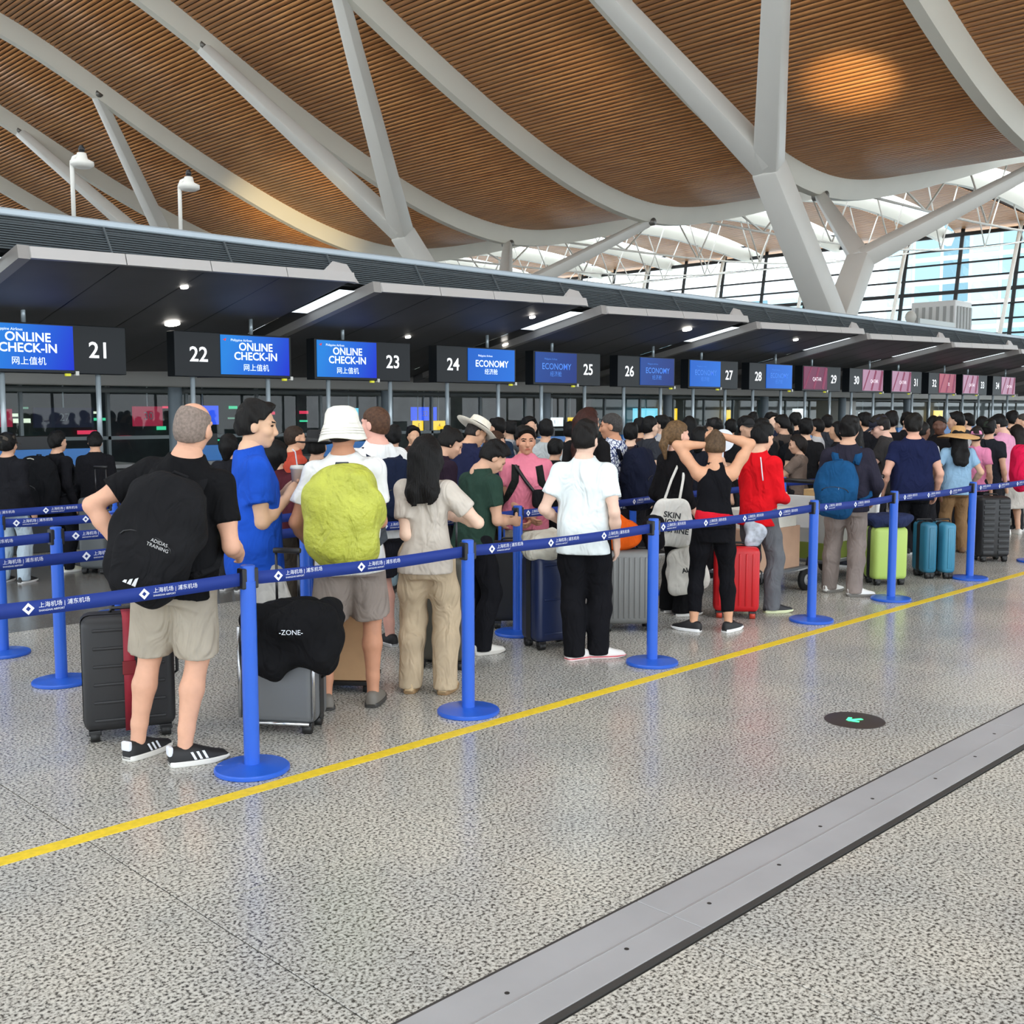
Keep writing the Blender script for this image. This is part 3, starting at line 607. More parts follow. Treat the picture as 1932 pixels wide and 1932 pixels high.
def ik(a, c, l1, l2, pole):
    a = np.array(a, float); c = np.array(c, float); d = c - a; L = np.linalg.norm(d)
    if L > (l1 + l2) * .999: c = a + d / L * (l1 + l2) * .999; d = c - a; L = np.linalg.norm(d)
    u = d / L; x = (l1 * l1 - l2 * l2 + L * L) / (2 * L); h = math.sqrt(max(l1 * l1 - x * x, 0))
    p = np.array(pole, float); p = p - u * (p @ u); p /= max(np.linalg.norm(p), 1e-6)
    return a + u * x + p * h, c
# ------------------------------------------------------------------ shoes (shared meshes)
def shoe_meshes():
    ys = np.linspace(-.068, .205, 15); up = []; so = []
    for y in ys:
        t = (y + .068) / .273
        wd = .030 + .016 * sin(pi * min(t * 1.15, 1)) - (.012 if t > .97 else 0); wd += .006 * math.exp(-((t - .7) / .18) ** 2)
        if t < .04: wd *= .8
        if t > .93: wd *= .72
        cx = .006 * t
        h = np.interp(t, [0, .08, .3, .42, .55, .75, .92, 1], [.072, .09, .085, .092, .075, .055, .045, .022])
        up.append([(cx + wd * math.copysign(abs(cos(a)) ** .7, cos(a)), y, .022 + max(0, sin(a)) ** .8 * (h - .022)) for a in np.linspace(0, pi, 11)] + [(cx - wd, y, .012), (cx + wd, y, .012)])
        ww = wd + .006; z0 = .0 if t < .75 else (t - .75) * .05
        so.append([(cx + ww, y, .026), (cx + ww * .97, y, z0), (cx - ww * .97, y, z0), (cx - ww, y, .026)])
    return MB().loft(up).mesh('shoe', True), MB().loft(so).mesh('sole', smooth='auto', bevel=.004, seg=1)
SHOE, SOLE = shoe_meshes()

def LC(x, y, cam_face):      # camera-relative facing -> world z rotation (0 = back to the camera, 90 = facing picture right)
    return rad(-45 - cam_face)
PEOPLE = {}
def person(key, label, pos, face, H=1.74, sex='m', skin=(214, 168, 140), hair='short', hcol=(24, 20, 18), top='tee', tcol=(30, 30, 32), bottom='trousers', bcol=(40, 40, 44),
           shoes=((30, 30, 32), (220, 220, 220)), girth=1.0, lean=0, roll=0, head=(0, 0), stance=.10, feet=None, larm=None, rarm=None, hands=(1, 1), lod=1, hem=None, wide=1.0, hipshift=0, group=None, hat=None, socks=None, plat=0, band=None, flare=1.0, tmat=None, hairlen=.45, sleeve=None, grasp=(.35, .35)):
    s = H / 1.722; vb = (.013, .017, .026)[lod]; vh = (.0065, .009, .014)[lod]; vc = (.012, .016, .024)[lod]
    root = thing('person', label, 'person', (pos[0], pos[1], plat), LC(0, 0, face), group=group)
    A = lambda *v: np.array(v, float) * s
    hip = A(hipshift, 0, .925)
    feet = feet or [(-stance, 0, 6), (stance, .0, -6)]        # (x, y, toe-out degrees) left, right
    RT = npR('z', 0) @ npR('x', -rad(lean)) @ npR('y', rad(roll))
    tp = lambda x, y, z: hip + RT @ A(x, y, z)
    sw = .172 if sex == 'm' else .15
    gx = girth * .94
    # torso table, metres at scale 1: height over hip centre, half width, half depth, depth offset
    if sex == 'm': TT = [(-.10, .13, .10, -.01), (0, .172, .118, -.012), (.12, .158, .112, .0), (.22, .160, .112, .006), (.34, .172, .12, .004), (.42, .172, .108, -.008), (.47, .140, .09, -.015), (.52, .095, .074, -.02), (.58, .06, .06, -.018)]
    else: TT = [(-.10, .13, .10, -.012), (-.02, .178, .12, -.016), (.12, .14, .098, 0), (.22, .132, .094, .006), (.33, .148, .116, .014), (.415, .145, .098, -.004), (.465, .11, .076, -.012), (.515, .066, .057, -.016), (.58, .05, .052, -.014)]
    TT = [(t * s, a * s * gx, b * s * gx, c * s) for t, a, b, c in TT]
    SH = [tp(-sw * gx ** .5, -.012, .448), tp(sw * gx ** .5, -.012, .448)]
    # arms: target wrist in torso-ish coordinates relative to shoulder (right, forward, up), pole for the elbow
    arms = []
    for i, spec in enumerate((larm, rarm)):
        sg = (-1, 1)[i]
        if spec is None: spec = ((.07, .06, -.525), (.25, -1, 0))
        (dx, dy, dz), po = spec
        W = SH[i] + A(sg * dx, dy, dz); E_, W = ik(SH[i], W, .30 * s, .265 * s, (sg * po[0], po[1], po[2]))
        arms.append((SH[i], E_, W))
    legs = []
    for i, (fx_, fy_, yaw) in enumerate(feet):
        sg = (-1, 1)[i]; hj = hip + A(sg * .088, 0, -.01); an = A(fx_, fy_, 0) + np.array([0, 0, .085 * s])
        K, an = ik(hj, an, .435 * s, .42 * s, (sg * .12, 1, 0)); legs.append((hj, K, an, yaw))
    # head frame
    RH = RT @ npR('z', -rad(head[0])) @ npR('x', -rad(head[1])); nk = tp(0, -.015, .562); hc = nk + RH @ A(0, .022, .116)
    hp = lambda x, y, z: hc + RH @ A(x, y, z)
    # ---------------- body
    f = Field(); f.loft(TT, hip, RT, .03, 2.3)
    for i, (S, E_, W) in enumerate(arms):
        f.cone(tp((-1, 1)[i] * sw * .7, -.012, .45), S, .05 * s, .053 * s, .04); f.chain([S, S * .45 + E_ * .55, E_], [.053 * s, .046 * s, .038 * s], .03)
        f.chain([E_, E_ * .68 + W * .32, W], [.039 * s, .041 * s, .027 * s], .02); f.cone(W, W + (W - E_) * .12, .027 * s, .027 * s, .01)
    for hj, K, an, yaw in legs:
        f.chain([hj, hj * .5 + K * .5, K], [.088 * s, .078 * s, .054 * s], .03)
        cf = K * .66 + an * .34 + A(0, -.014, 0); f.chain([K, cf, K * .2 + an * .8, an - A(0, 0, .05)], [.052 * s, .057 * s, .038 * s, .035 * s], .02)
    f.cone(nk - RH @ A(0, 0, .06), hp(0, -.018, -.07), .056 * s, .052 * s, .03)
    parts = [f.arrays(vb)]
    h = Field(); e = lambda c, r, k=.02, sub=False: h.ell(hp(*c), A(*r), k * s, RH, sub)
    e((0, -.012, .03), (.077, .097, .088)); e((0, .028, -.042), (.056, .068, .07), .04); e((0, .066, -.09), (.024, .02, .02), .025)
    h.cone(hp(0, .088, .018), hp(0, .108, -.022), .007 * s, .012 * s, .018); e((0, .102, -.03), (.018, .013, .01), .01)
    for q in (-1, 1):
        e((q * .033, .102, .016), (.017, .016, .012), .018, True); h.cone(hp(q * .014, .088, .034), hp(q * .05, .072, .032), .008 * s, .008 * s, .02)
        e((q * .079, -.008, -.005), (.011, .024, .034), .008); e((q * .045, .06, -.02), (.02, .022, .018), .03)
    h.cone(hp(-.018, .09, -.058), hp(.018, .09, -.058), .009 * s, .009 * s, .012); h.cone(hp(0, -.018, -.06), nk + RH @ A(0, 0, -.02), .053 * s, .056 * s, .03)
    hv = h.arrays(vh); nb = len(parts[0][1]); parts.append(hv)
    for i, (S, E_, W) in enumerate(arms):
        if not hands[i] or lod == 2: 
            if lod == 2 and hands[i]:
                d = (W - E_) / np.linalg.norm(W - E_); hf = Field(); hf.cone(W, W + d * .15 * s, .03 * s, .026 * s); parts.append(hf.arrays(.015))
            continue
        sg = (-1, 1)[i]; d = (W - E_) / np.linalg.norm(W - E_)
        n_ = np.array([-sg * 1.0, .15, 0]); n_ = n_ - d * (n_ @ d)
        if np.linalg.norm(n_) < .25: n_ = np.array([0, 0, -1.]) - d * (-d[2])
        n_ /= np.linalg.norm(n_); sd = np.cross(d, n_) ; sd = sd if sd[1] > -.3 else -sd
        hf = Field(); Rm = np.stack([sd, d, n_], 1); cu = grasp[i]
        hf.ell(W + d * .05 * s, A(.042, .058, .019), .01, Rm, n=2.5); hf.cone(W - d * .03 * s, W + d * .02 * s, .027 * s, .026 * s, .02)
        for q, (o_, ln) in enumerate(((.031, .068), (.011, .078), (-.01, .073), (-.03, .057))):
            p0 = W + d * .088 * s + sd * o_ * s; a1 = cu * 1.0; a2 = cu * 2.4
            p1 = p0 + (d * cos(a1) + n_ * sin(a1)) * ln * .52 * s; p2 = p1 + (d * cos(a2) + n_ * sin(a2)) * ln * .5 * s
            hf.chain([p0, p1, p2], [.0095 * s, .0088 * s, .0072 * s], .004)
        p0 = W + d * .03 * s + sd * .034 * s; p1 = p0 + (d * .62 + sd * .62 + n_ * .35) * .042 * s; p2 = p1 + (d * .85 + sd * .2 + n_ * .45) * .034 * s
        hf.chain([p0, p1, p2], [.013 * s, .0105 * s, .008 * s], .008); parts.append(hf.arrays((.0052, .007)[lod]))
    V, F = join(parts); me = mesh_np('body', V, F); sm = skinm(skin); me.materials.append(sm)
    me.materials.append(mat('eye_dark', (28, 20, 16), .2)); me.materials.append(hairm(hcol)); me.materials.append(mat('lip_%d' % skin[0], (int(skin[0] * .86), int(skin[1] * .66), int(skin[2] * .66)), .45))
    if lod < 2:
        fc = V[F[nb:nb + len(hv[1])]].mean(1); lc = (fc - hc) @ RH / s; mi = np.zeros(len(F), np.int32); x, y, z = np.abs(lc[:, 0]), lc[:, 1], lc[:, 2]
        g = np.zeros(len(fc), np.int32); g[(y > .055) & (((x - .033) / .0155) ** 2 + ((z - .014) / .0068) ** 2 < 1)] = 1
        g[(y > .06) & (np.abs(x - .033) < .019) & (np.abs(z - .036 + (x - .033) ** 2 * 8) < .0052)] = 2; g[(y > .075) & (x < .021) & (np.abs(z + .059) < .0075)] = 3
        mi[nb:nb + len(fc)] = g; me.polygons.foreach_set('material_index', mi)
    put('body', me, None, root)
    # ---------------- top
    seed = (len(PEOPLE) * 1.37) % 6; gr = .012
    tm = tmat or cloth(tcol)
    hemz = hem if hem is not None else (-.12 if top in ('tee', 'polo', 'jacket') else -.05)
    if sex == 'm': ST = [(-.22, .205, .152, -.012), (-.1, .206, .154, -.013), (.02, .200, .148, -.008), (.14, .190, .138, .002), (.26, .186, .134, .006), (.36, .187, .132, .003), (.425, .180, .116, -.01), (.475, .146, .1, -.016), (.52, .102, .086, -.02), (.575, .072, .074, -.018)]
    else: ST = [(-.22, .204, .155, -.016), (-.1, .204, .154, -.016), (0, .194, .146, -.014), (.12, .166, .122, 0), (.22, .154, .112, .006), (.33, .158, .126, .014), (.415, .153, .107, -.004), (.465, .118, .086, -.012), (.51, .078, .07, -.016), (.56, .062, .064, -.016)]
    if top == 'crop': ST = [(t, a * .96, b * .96, c) for t, a, b, c in ST]
    ST = [(t * s, a * s * gx * (flare if t < .2 else 1), b * s * gx * (flare if t < .2 else 1), c * s) for t, a, b, c in ST]
    f = Field(); f.loft(ST, hip, RT, .03, 2.4)
    sl = sleeve if sleeve is not None else {'tee': .62, 'polo': .55, 'jacket': 2.0, 'long': 2.0, 'tank': 0, 'crop': 0}[top]
    for i, (S, E_, W) in enumerate(arms):
        f.cone(tp((-1, 1)[i] * sw * .7, -.012, .445), S, .06 * s, .061 * s, .05)
        if sl == 0: f.ops.pop()
        if 0 < sl <= 1: 
            p = S + (E_ - S) * sl; q = S + (E_ - S) * (sl + .12); f.chain([S, q], [.061 * s, .066 * s * wide ** .5], .03, flat=(p, E_ - S))
        elif sl > 1: f.chain([S, E_, E_ + (W - E_) * (.97 if sl >= 2 else sl - 1)], [.063 * s, .055 * s, .043 * s], .025)
        elif sl < 0: pass
    amp = .007 if lod < 2 else .004
    f.wrinkle(amp * s, 24, seed)
    f.cut(tp(0, 0, hemz), -(RT @ np.array([0, .0, 1]))); f.cut(tp(0, 0, .565), RT @ np.array([0, -.25, 1]))
    for i, (S, E_, W) in enumerate(arms):
        if sl == 0: f.cutnear(S - RT @ A((-1, 1)[i] * (-.012 if top == 'crop' else .02), 0, -.02), RT @ np.array([(-1, 1)[i] * 1., 0, .12]), (.085 if top == 'crop' else .115) * s)
    put({'tee': 't_shirt', 'polo': 'polo_shirt', 'jacket': 'jacket', 'long': 'long_sleeve_top', 'tank': 'tank_top', 'crop': 'sleeveless_top'}[top], f.mesh('top', vc), tm, root)
    if band:
        f = Field(); f.loft(ST, hip, RT, .03, 2.4, grow=.008); f.cut(tp(0, 0, band[1]), -(RT @ np.array([.12, 0, 1]))); f.cut(tp(0, 0, band[2]), RT @ np.array([.12, 0, 1]))
        put('waist_band', f.mesh('waist_band', vc), cloth(band[0]), root)
    # ---------------- bottom
    if bottom:
        f = Field(); PT = [(-.14, .155, .118, -.01), (-.06, .178, .13, -.014), (.02, .178, .125, -.014), (.1, .165, .12, 0)]
        wf = wide
        f.loft([(t * s, a * s * gx * (1 if bottom != 'leggings' else .97), b * s * gx, c * s) for t, a, b, c in PT], hip, RT, .04, 2.3)
        if bottom in ('shorts',):
            fr = .84
            for hj, K, an, yaw in legs: f.chain([hj, K + (K - hj) * .2], [.104 * s * gx ** .5, .098 * s * wide], .035, flat=(hj + (K - hj) * .93, K - hj))
        elif bottom == 'skirt':
            f.loft([(-.5 * s, .30 * s, .24 * s, 0), (-.2 * s, .22 * s, .17 * s, 0), (.05 * s, .175 * s, .12 * s, 0)], hip, RT, .04)
        else:
            for hj, K, an, yaw in legs:
                lg_ = bottom == 'leggings'; cf = K * .66 + an * .34 + A(0, -.016, 0); w1 = max(wf, .96)
                f.chain([hj, hj * .5 + K * .5, K, cf, an - A(0, 0, .06)], [.096 * s * gx ** .5, .085 * s, .061 * s, .064 * s, .05 * s] if lg_ else [.1 * s * gx ** .5 * wf ** .5, .09 * s * wf, .077 * s * w1, .076 * s * w1, .068 * s * w1], .03, flat=(an + (K - an) * .2, an - K) if lg_ else None)
        f.wrinkle(.006 * s if bottom != 'leggings' else .003, 22, seed + 2, 1.2)
        f.cut(tp(0, 0, .1), RT @ np.array([0, 0, 1]))
        if bottom == 'shorts':
            pass
        elif bottom == 'leggings':
            pass
        elif bottom != 'skirt':
            f.cut((0, 0, .03 * s), (0, 0, -1))
        put({'shorts': 'shorts', 'leggings': 'leggings', 'skirt': 'skirt'}.get(bottom, 'trousers'), f.mesh('bottom', vc), cloth(bcol), root)
    # ---------------- shoes
    for hj, K, an, yaw in legs:
        zt = (an[2] - .085 * s)
        o = put('shoe', SHOE, plastic(shoes[0], .6), root, loc=(an[0], an[1], zt), rot=(0, 0, rad(yaw))); o.scale = (s * 1.04,) * 3
        put('sole', SOLE, plastic(shoes[1], .6), o)
        if socks:
            put('sock', MB().tube([an - A(0, 0, .02), an + (K - an) * .3], [.04 * s, .046 * s], 12).mesh('sock', True), cloth(socks), root)
    # ---------------- hair
    HM = Matrix.Translation(Vector(hc)) @ Matrix(RH.tolist()).to_4x4() @ Matrix.Scale(s, 4)
    if hair and hair != 'none':
        h = Field(); e = lambda c, r, k=.02, sub=False: h.ell(hp(*c), A(*r), k * s, RH, sub); th = {'buzz': .0015, 'short': .014, 'long': .016, 'pony': .010, 'bun': .011, 'bob': .018, 'crew': .008}[hair]
        sh_ = hair in ('short', 'crew'); t2 = .004 if sh_ else th
        e((0, -.014, .040 if sh_ else .034), (.077 + th, .097 + th, .084 + th if sh_ else .09 + th * 1.1)); e((0, -.03, -.02), (.069 + t2, .078 + t2, .07), .03)
        if hair == 'short': e((.0, .035, .098), (.062, .055, .034), .03); e((.02, -.03, .118), (.05, .06, .022), .03)
        down = np.array([0, 0, -1.])
        if hair == 'long':
            L = hairlen * s; st = hp(0, -.06, -.0); back = (RT @ np.array([0, -1, 0]))
            bp1 = tp(0, -.125 * gx, .44); bp2 = bp1 + (RT @ down) * (L - .16) + back * .02
            for q in (-1, 0, 1):
                x_ = RT @ A(q * .05, 0, 0); h.chain([st + x_ * .9, bp1 + x_ * 1.15 + RT @ A(0, .02 * (1 - abs(q)) + .012, 0), (bp1 + bp2) / 2 + x_ * 1.05, bp2 + x_ * .35], [.062 * s, .05 * s, .042 * s, .012], .04)
            for q in (-1, 1): h.chain([hp(q * .07, .0, .03), hp(q * .085, .0, -.07), hp(q * .09, -.03, -.15)], [.024 * s, .028 * s, .018 * s], .03)
        if hair == 'bob':
            for q in (-1, 1): h.chain([hp(q * .07, .0, .03), hp(q * .082, .005, -.06), hp(q * .07, .01, -.11)], [.026 * s, .028 * s, .016 * s], .03)
            h.cone(hp(0, -.07, .0), hp(0, -.06, -.11), .07 * s, .05 * s, .03)
        if hair == 'pony': h.cone(hp(0, -.1, .05), hp(0, -.125, .02), .03 * s, .03 * s, .02); h.chain([hp(0, -.12, .03), hp(0, -.14, -.08), hp(.01, -.13, -.2)], [.03 * s, .032 * s, .01], .02)
        if hair == 'bun': e((0, -.085, .095), (.042, .042, .04), .012)
        h.wrinkle((.009 if hair == 'short' else .005) * s if hair not in ('buzz', 'crew') else .001, 75, seed, .5)
        if sh_:
            for q in (-1, 1): e((q * .088, .002, -.012), (.024, .026, .038), .006, True)
        fy = {'short': .046, 'long': .05, 'pony': .055, 'bun': .055, 'bob': .04, 'buzz': .06, 'crew': .058}[hair]
        n1 = RH @ np.array([0, 1, -.55]); h.cut(hp(0, fy + .012, .072), n1)
        def notch(fv, X, Y, Z, c=hp(0, .03, -.02), R_=RH):
            x = X - c[0]; y = Y - c[1]; z = Z - c[2]; ly = R_[0, 1] * x + R_[1, 1] * y + R_[2, 1] * z; lz = R_[0, 2] * x + R_[1, 2] * y + R_[2, 2] * z
            return np.maximum(fv, np.minimum(ly + .012 * s + (.0 if hair in ('long', 'bob') else .012 * s), .085 * s - lz) if hair in ('long', 'bob') else np.minimum(ly + .02 * s, .06 * s - lz))
        h.post.append(notch)
        if hair in ('short', 'buzz', 'crew', 'bun', 'pony'): 
            if hair != 'pony': h.cut(hp(0, -.06, -.058), RH @ np.array([0, .3, -1]))
        if hair == 'buzz': h.cut(hp(0, -.02, .088), RH @ np.array([0, .35, 1]))
        put('hair', h.mesh('hair', vh), hairm(hcol) if hair != 'buzz' else mat('stubble', hcol, .7, var=.3, varscale=80), root)
    if hat:
        kind, hc1, hc2 = hat; hm = mat('hat_%d_%d_%d' % hc1, hc1, .8, bump=(250, .5, .003), var=.1, varscale=40); ho = put('hat', None, parent=root, M=HM @ Matrix.Diagonal((1.03, 1.24 if kind != 'cap' else 1.12, 1.06 if kind != 'straw' else 1.0, 1)))
        if kind == 'bucket':
            put('crown', MB().lathe([(.0, .136), (.045, .133), (.074, .12), (.088, .095), (.097, .04), (.1, .035)], 32).mesh('crown', True), hm, ho, loc=(0, -.012, 0))
            put('brim', MB().lathe([(.097, .045), (.108, .02), (.130, -.044), (.133, -.047), (.129, -.05), (.098, .03)], 36, fn=lambda p, a: (p.x, p.y, p.z + .006 * sin(3 * a))).mesh('brim', True), hm, ho, loc=(0, -.012, 0))
            for z_ in (.0, -.014, -.028): put('stitching', MB().lathe([(.1122 - z_ * .4, .012 + z_), (.1128 - z_ * .4, .010 + z_)], 36).mesh('stitching', True), mat('stitch', (206, 202, 188), .9), ho, loc=(0, -.012, 0))
        if kind == 'fedora':
            put('crown', MB().lathe([(.0, .135), (.03, .14), (.07, .15), (.082, .142), (.098, .05), (.1, .045)], 32).mesh('crown', True), hm, ho, loc=(0, -.01, 0))
            put('brim', MB().lathe([(.098, .05), (.13, .04), (.185, .05), (.187, .046), (.13, .034), (.098, .042)], 36, fn=lambda p, a: (p.x, p.y, p.z + .02 * (sin(a) ** 2) * (-1 if sin(a) > 0 else .3) * (p.xy.length > .12))).mesh('brim', True), hm, ho, loc=(0, -.01, 0))
            put('ribbon', MB().lathe([(.1, .05), (.1015, .052), (.097, .082), (.095, .082)], 32).mesh('ribbon', True), mat('hat_band', hc2, .6), ho, loc=(0, -.01, 0))
        if kind == 'straw':
            put('crown', MB().lathe([(.0, .15), (.05, .148), (.08, .13), (.098, .05), (.1, .04)], 32).mesh('crown', True), hm, ho, loc=(0, -.01, 0))
            put('brim', MB().lathe([(.098, .045), (.15, .03), (.26, -.012), (.263, -.018), (.15, .022), (.098, .035)], 40, fn=lambda p, a: (p.x, p.y, p.z + .018 * sin(2 * a + .7) * (p.xy.length > .2))).mesh('brim', True), hm, ho, loc=(0, -.01, 0))
        if kind == 'cap':
            put('crown', MB().lathe([(.0, .132), (.04, .128), (.075, .105), (.09, .07), (.097, .03), (.094, .03)], 28, fn=lambda p, a: (p.x * .95, p.y * 1.12, p.z)).mesh('crown', True), hm, ho, loc=(0, -.01, 0))
            put('visor', MB().loft([[(x_ * (1 - .25 * t_), .08 + t_ * .085 - (x_ / .08) ** 2 * .03 * 1, .038 - t_ * .02 - (x_ / .08) ** 2 * .012 + dz) for dz, sgn in ((0, 1), (.004, -1)) for x_ in (np.linspace(-.08, .08, 9) * sgn)] for t_ in (0, .5, 1)]).mesh('visor', True), hm, ho)
    root_M = Matrix.Translation((pos[0], pos[1], plat)) @ Matrix.Rotation(LC(0, 0, face), 4, 'Z')
    info = dict(root=root, M=root_M, T=root_M @ Matrix.Translation(Vector(hip)) @ Matrix(RT.tolist()).to_4x4(), Hd=root_M @ HM, s=s, ST=ST, W=[root_M @ Vector(a[2]) for a in arms], E=[root_M @ Vector(a[1]) for a in arms], gx=gx, SH=[root_M @ Vector(a[0]) for a in arms])
    PEOPLE[key] = info; return info
# ================================================================== PLACING: picture column / row -> spot on the floor
def ray(px, py):
    a = (px - 966) / FPX; b = (966 - py) / FPX; d = cos(PITCH) + sin(PITCH) * b; q = b * cos(PITCH) - sin(PITCH)
    return (d + a) / math.sqrt(2), (d - a) / math.sqrt(2), q, d
def G(px, py):
    r = ray(px, py); k = -EYE / r[2]; return (r[0] * k, r[1] * k)
def GD(px, D):
    r = ray(px, 820); k = D / r[3]; return (r[0] * k, r[1] * k)
def ZT(py, D):
    r = ray(966, py); return EYE + r[2] / r[3] * D
def dist(p): return (p[0] + p[1]) / math.sqrt(2)
# ================================================================== QUEUE BARRIERS
base_me = MB().lathe([(0, 0), (.168, 0), (.172, .004), (.172, .016), (.166, .022), (.07, .03), (.05, .034), (0, .034)], 40).mesh('base_plate', smooth='auto')
post_me = MB().lathe([(.036, .03), (.036, .885)], 22).mesh('post', smooth='auto')
head_me = MB().lathe([(.033, .885), (.033, .955), (.028, .958), (0, .958)], 22).mesh('belt_head', smooth='auto')
collar_me = MB().box(-.042, .042, -.026, .026, .85, .945).mesh('cassette', bevel=.006)
prt = MB()
def print_mesh():
    tm = text_mesh('上海机场 | 浦东机场', .0235, 'LEFT'); bm = bmesh.new(); bm.from_mesh(tm)
    t2 = text_mesh('SHANGHAI AIRPORT', .011, 'LEFT'); b2 = bmesh.new(); b2.from_mesh(t2)
    me = bpy.data.meshes.new('belt_print'); v = []; f = []
    for b, dx, dy in ((bm, .04, .008), (b2, .04, -.013)):
        b.verts.ensure_lookup_table(); o = len(v); v += [(q.co.x + dx, q.co.y + dy, 0) for q in b.verts]; f += [tuple(q.index + o for q in p.verts) for p in b.faces]; b.free()
    o = len(v); R, r = .024, .010     # diamond-shaped emblem with an open centre
    v += [(R * cos(a * pi / 2), R * sin(a * pi / 2), 0) for a in range(4)] + [(r * cos(a * pi / 2), r * sin(a * pi / 2), 0) for a in range(4)]
    f += [(o + a, o + (a + 1) % 4, o + 4 + (a + 1) % 4, o + 4 + a) for a in range(4)]
    me.from_pydata(v, [], f); return me
PRT = print_mesh()
def stanchion(x, y, label, nxt=None, prints=True, group=None, first=.12):
    nx_, ny_ = (nxt if isinstance(nxt, tuple) else (nxt, y)) if nxt else (x + 1, y)
    t = thing('belt_stanchion', label, 'stanchion', (x, y, 0), math.atan2(ny_ - y, nx_ - x), group=group)
    put('base_plate', base_me, BLUE, t); put('post', post_me, BLUE, t); put('belt_head', head_me, BLUE, t); put('cassette', collar_me, BLACK, t)
    if nxt:
        L = math.hypot(nx_ - x, ny_ - y); N = 12; v = []; f = []
        for i in range(N + 1):
            u = i / N; xx = .04 + u * (L - .08); z = .895 - .012 * sin(pi * u)
            v += [(xx, -.001, z - .03), (xx, -.001, z + .03), (xx, .001, z + .03), (xx, .001, z - .03)]
            if i: o = 4 * i; f += [(o - 4, o, o + 1, o - 3), (o - 3, o + 1, o + 2, o - 2), (o - 2, o + 2, o + 3, o - 1), (o - 1, o + 3, o, o - 4)]
        b = put('belt', mesh_np('belt', v, f, False), BELT, t)
        if prints:
            q = first
            while q < L - .3: put('belt_print', PRT, PRINT, b, M=face_y(q, -.0035, .895 - .012 * sin(pi * q / L))); q += .48
    return t
front = [(1.02, .05), (2.61, .08), (3.97, .1), (5.61, .02), (7.65, .1), (9.01, .12), (10.69, .1), (12.4, .1)]
fl = ['blue belt stanchion left of the bald man and his black suitcase', 'blue belt stanchion on the yellow line beside the grey aluminium suitcase', 'blue belt stanchion beside the woman in beige trousers', 'blue belt stanchion next to the white printed tote bag', 'blue belt stanchion in front of the man with the teal backpack', 'blue belt stanchion in front of the lime green suitcase', 'blue belt stanchion in front of the woman with the wide straw hat', 'blue belt stanchion at the far end of the front barrier line']
for i, (x, q) in enumerate(front): stanchion(x, 4.31, fl[i], front[i + 1][0] if i < 7 else 13.9, first=q + .08)
rows = [[(.9, 5.58), (3.9, 5.75), (5.66, 5.6), (7.9, 5.82), (10.0, 6.0), (12.1, 6.0)], [(.6, 6.55), (2.66, 6.55), (4.5, 6.6), (6.6, 6.72), (8.7, 6.95), (10.9, 7.05), (13.1, 7.05)],
        [(.6, 7.6), (2.7, 7.6), (3.72, 7.6), (5.7, 7.65), (8.0, 7.85), (10.3, 8.0), (12.5, 8.05)], [(1.8, 8.45), (3.9, 8.45), (6.0, 8.55), (8.1, 8.75), (10.2, 8.95), (12.4, 9.0), (14.6, 9.0)]]
for r, ps in enumerate(rows):
    for i, (x, y) in enumerate(ps):
        stanchion(x, y, 'blue belt stanchion in the %s barrier line behind the front one, among the queue' % ['second', 'third', 'fourth', 'fifth'][r], ps[i + 1] if i < len(ps) - 1 else None, prints=(x < 7), group='%s barrier line stanchions' % ['second', 'third', 'fourth', 'fifth'][r])

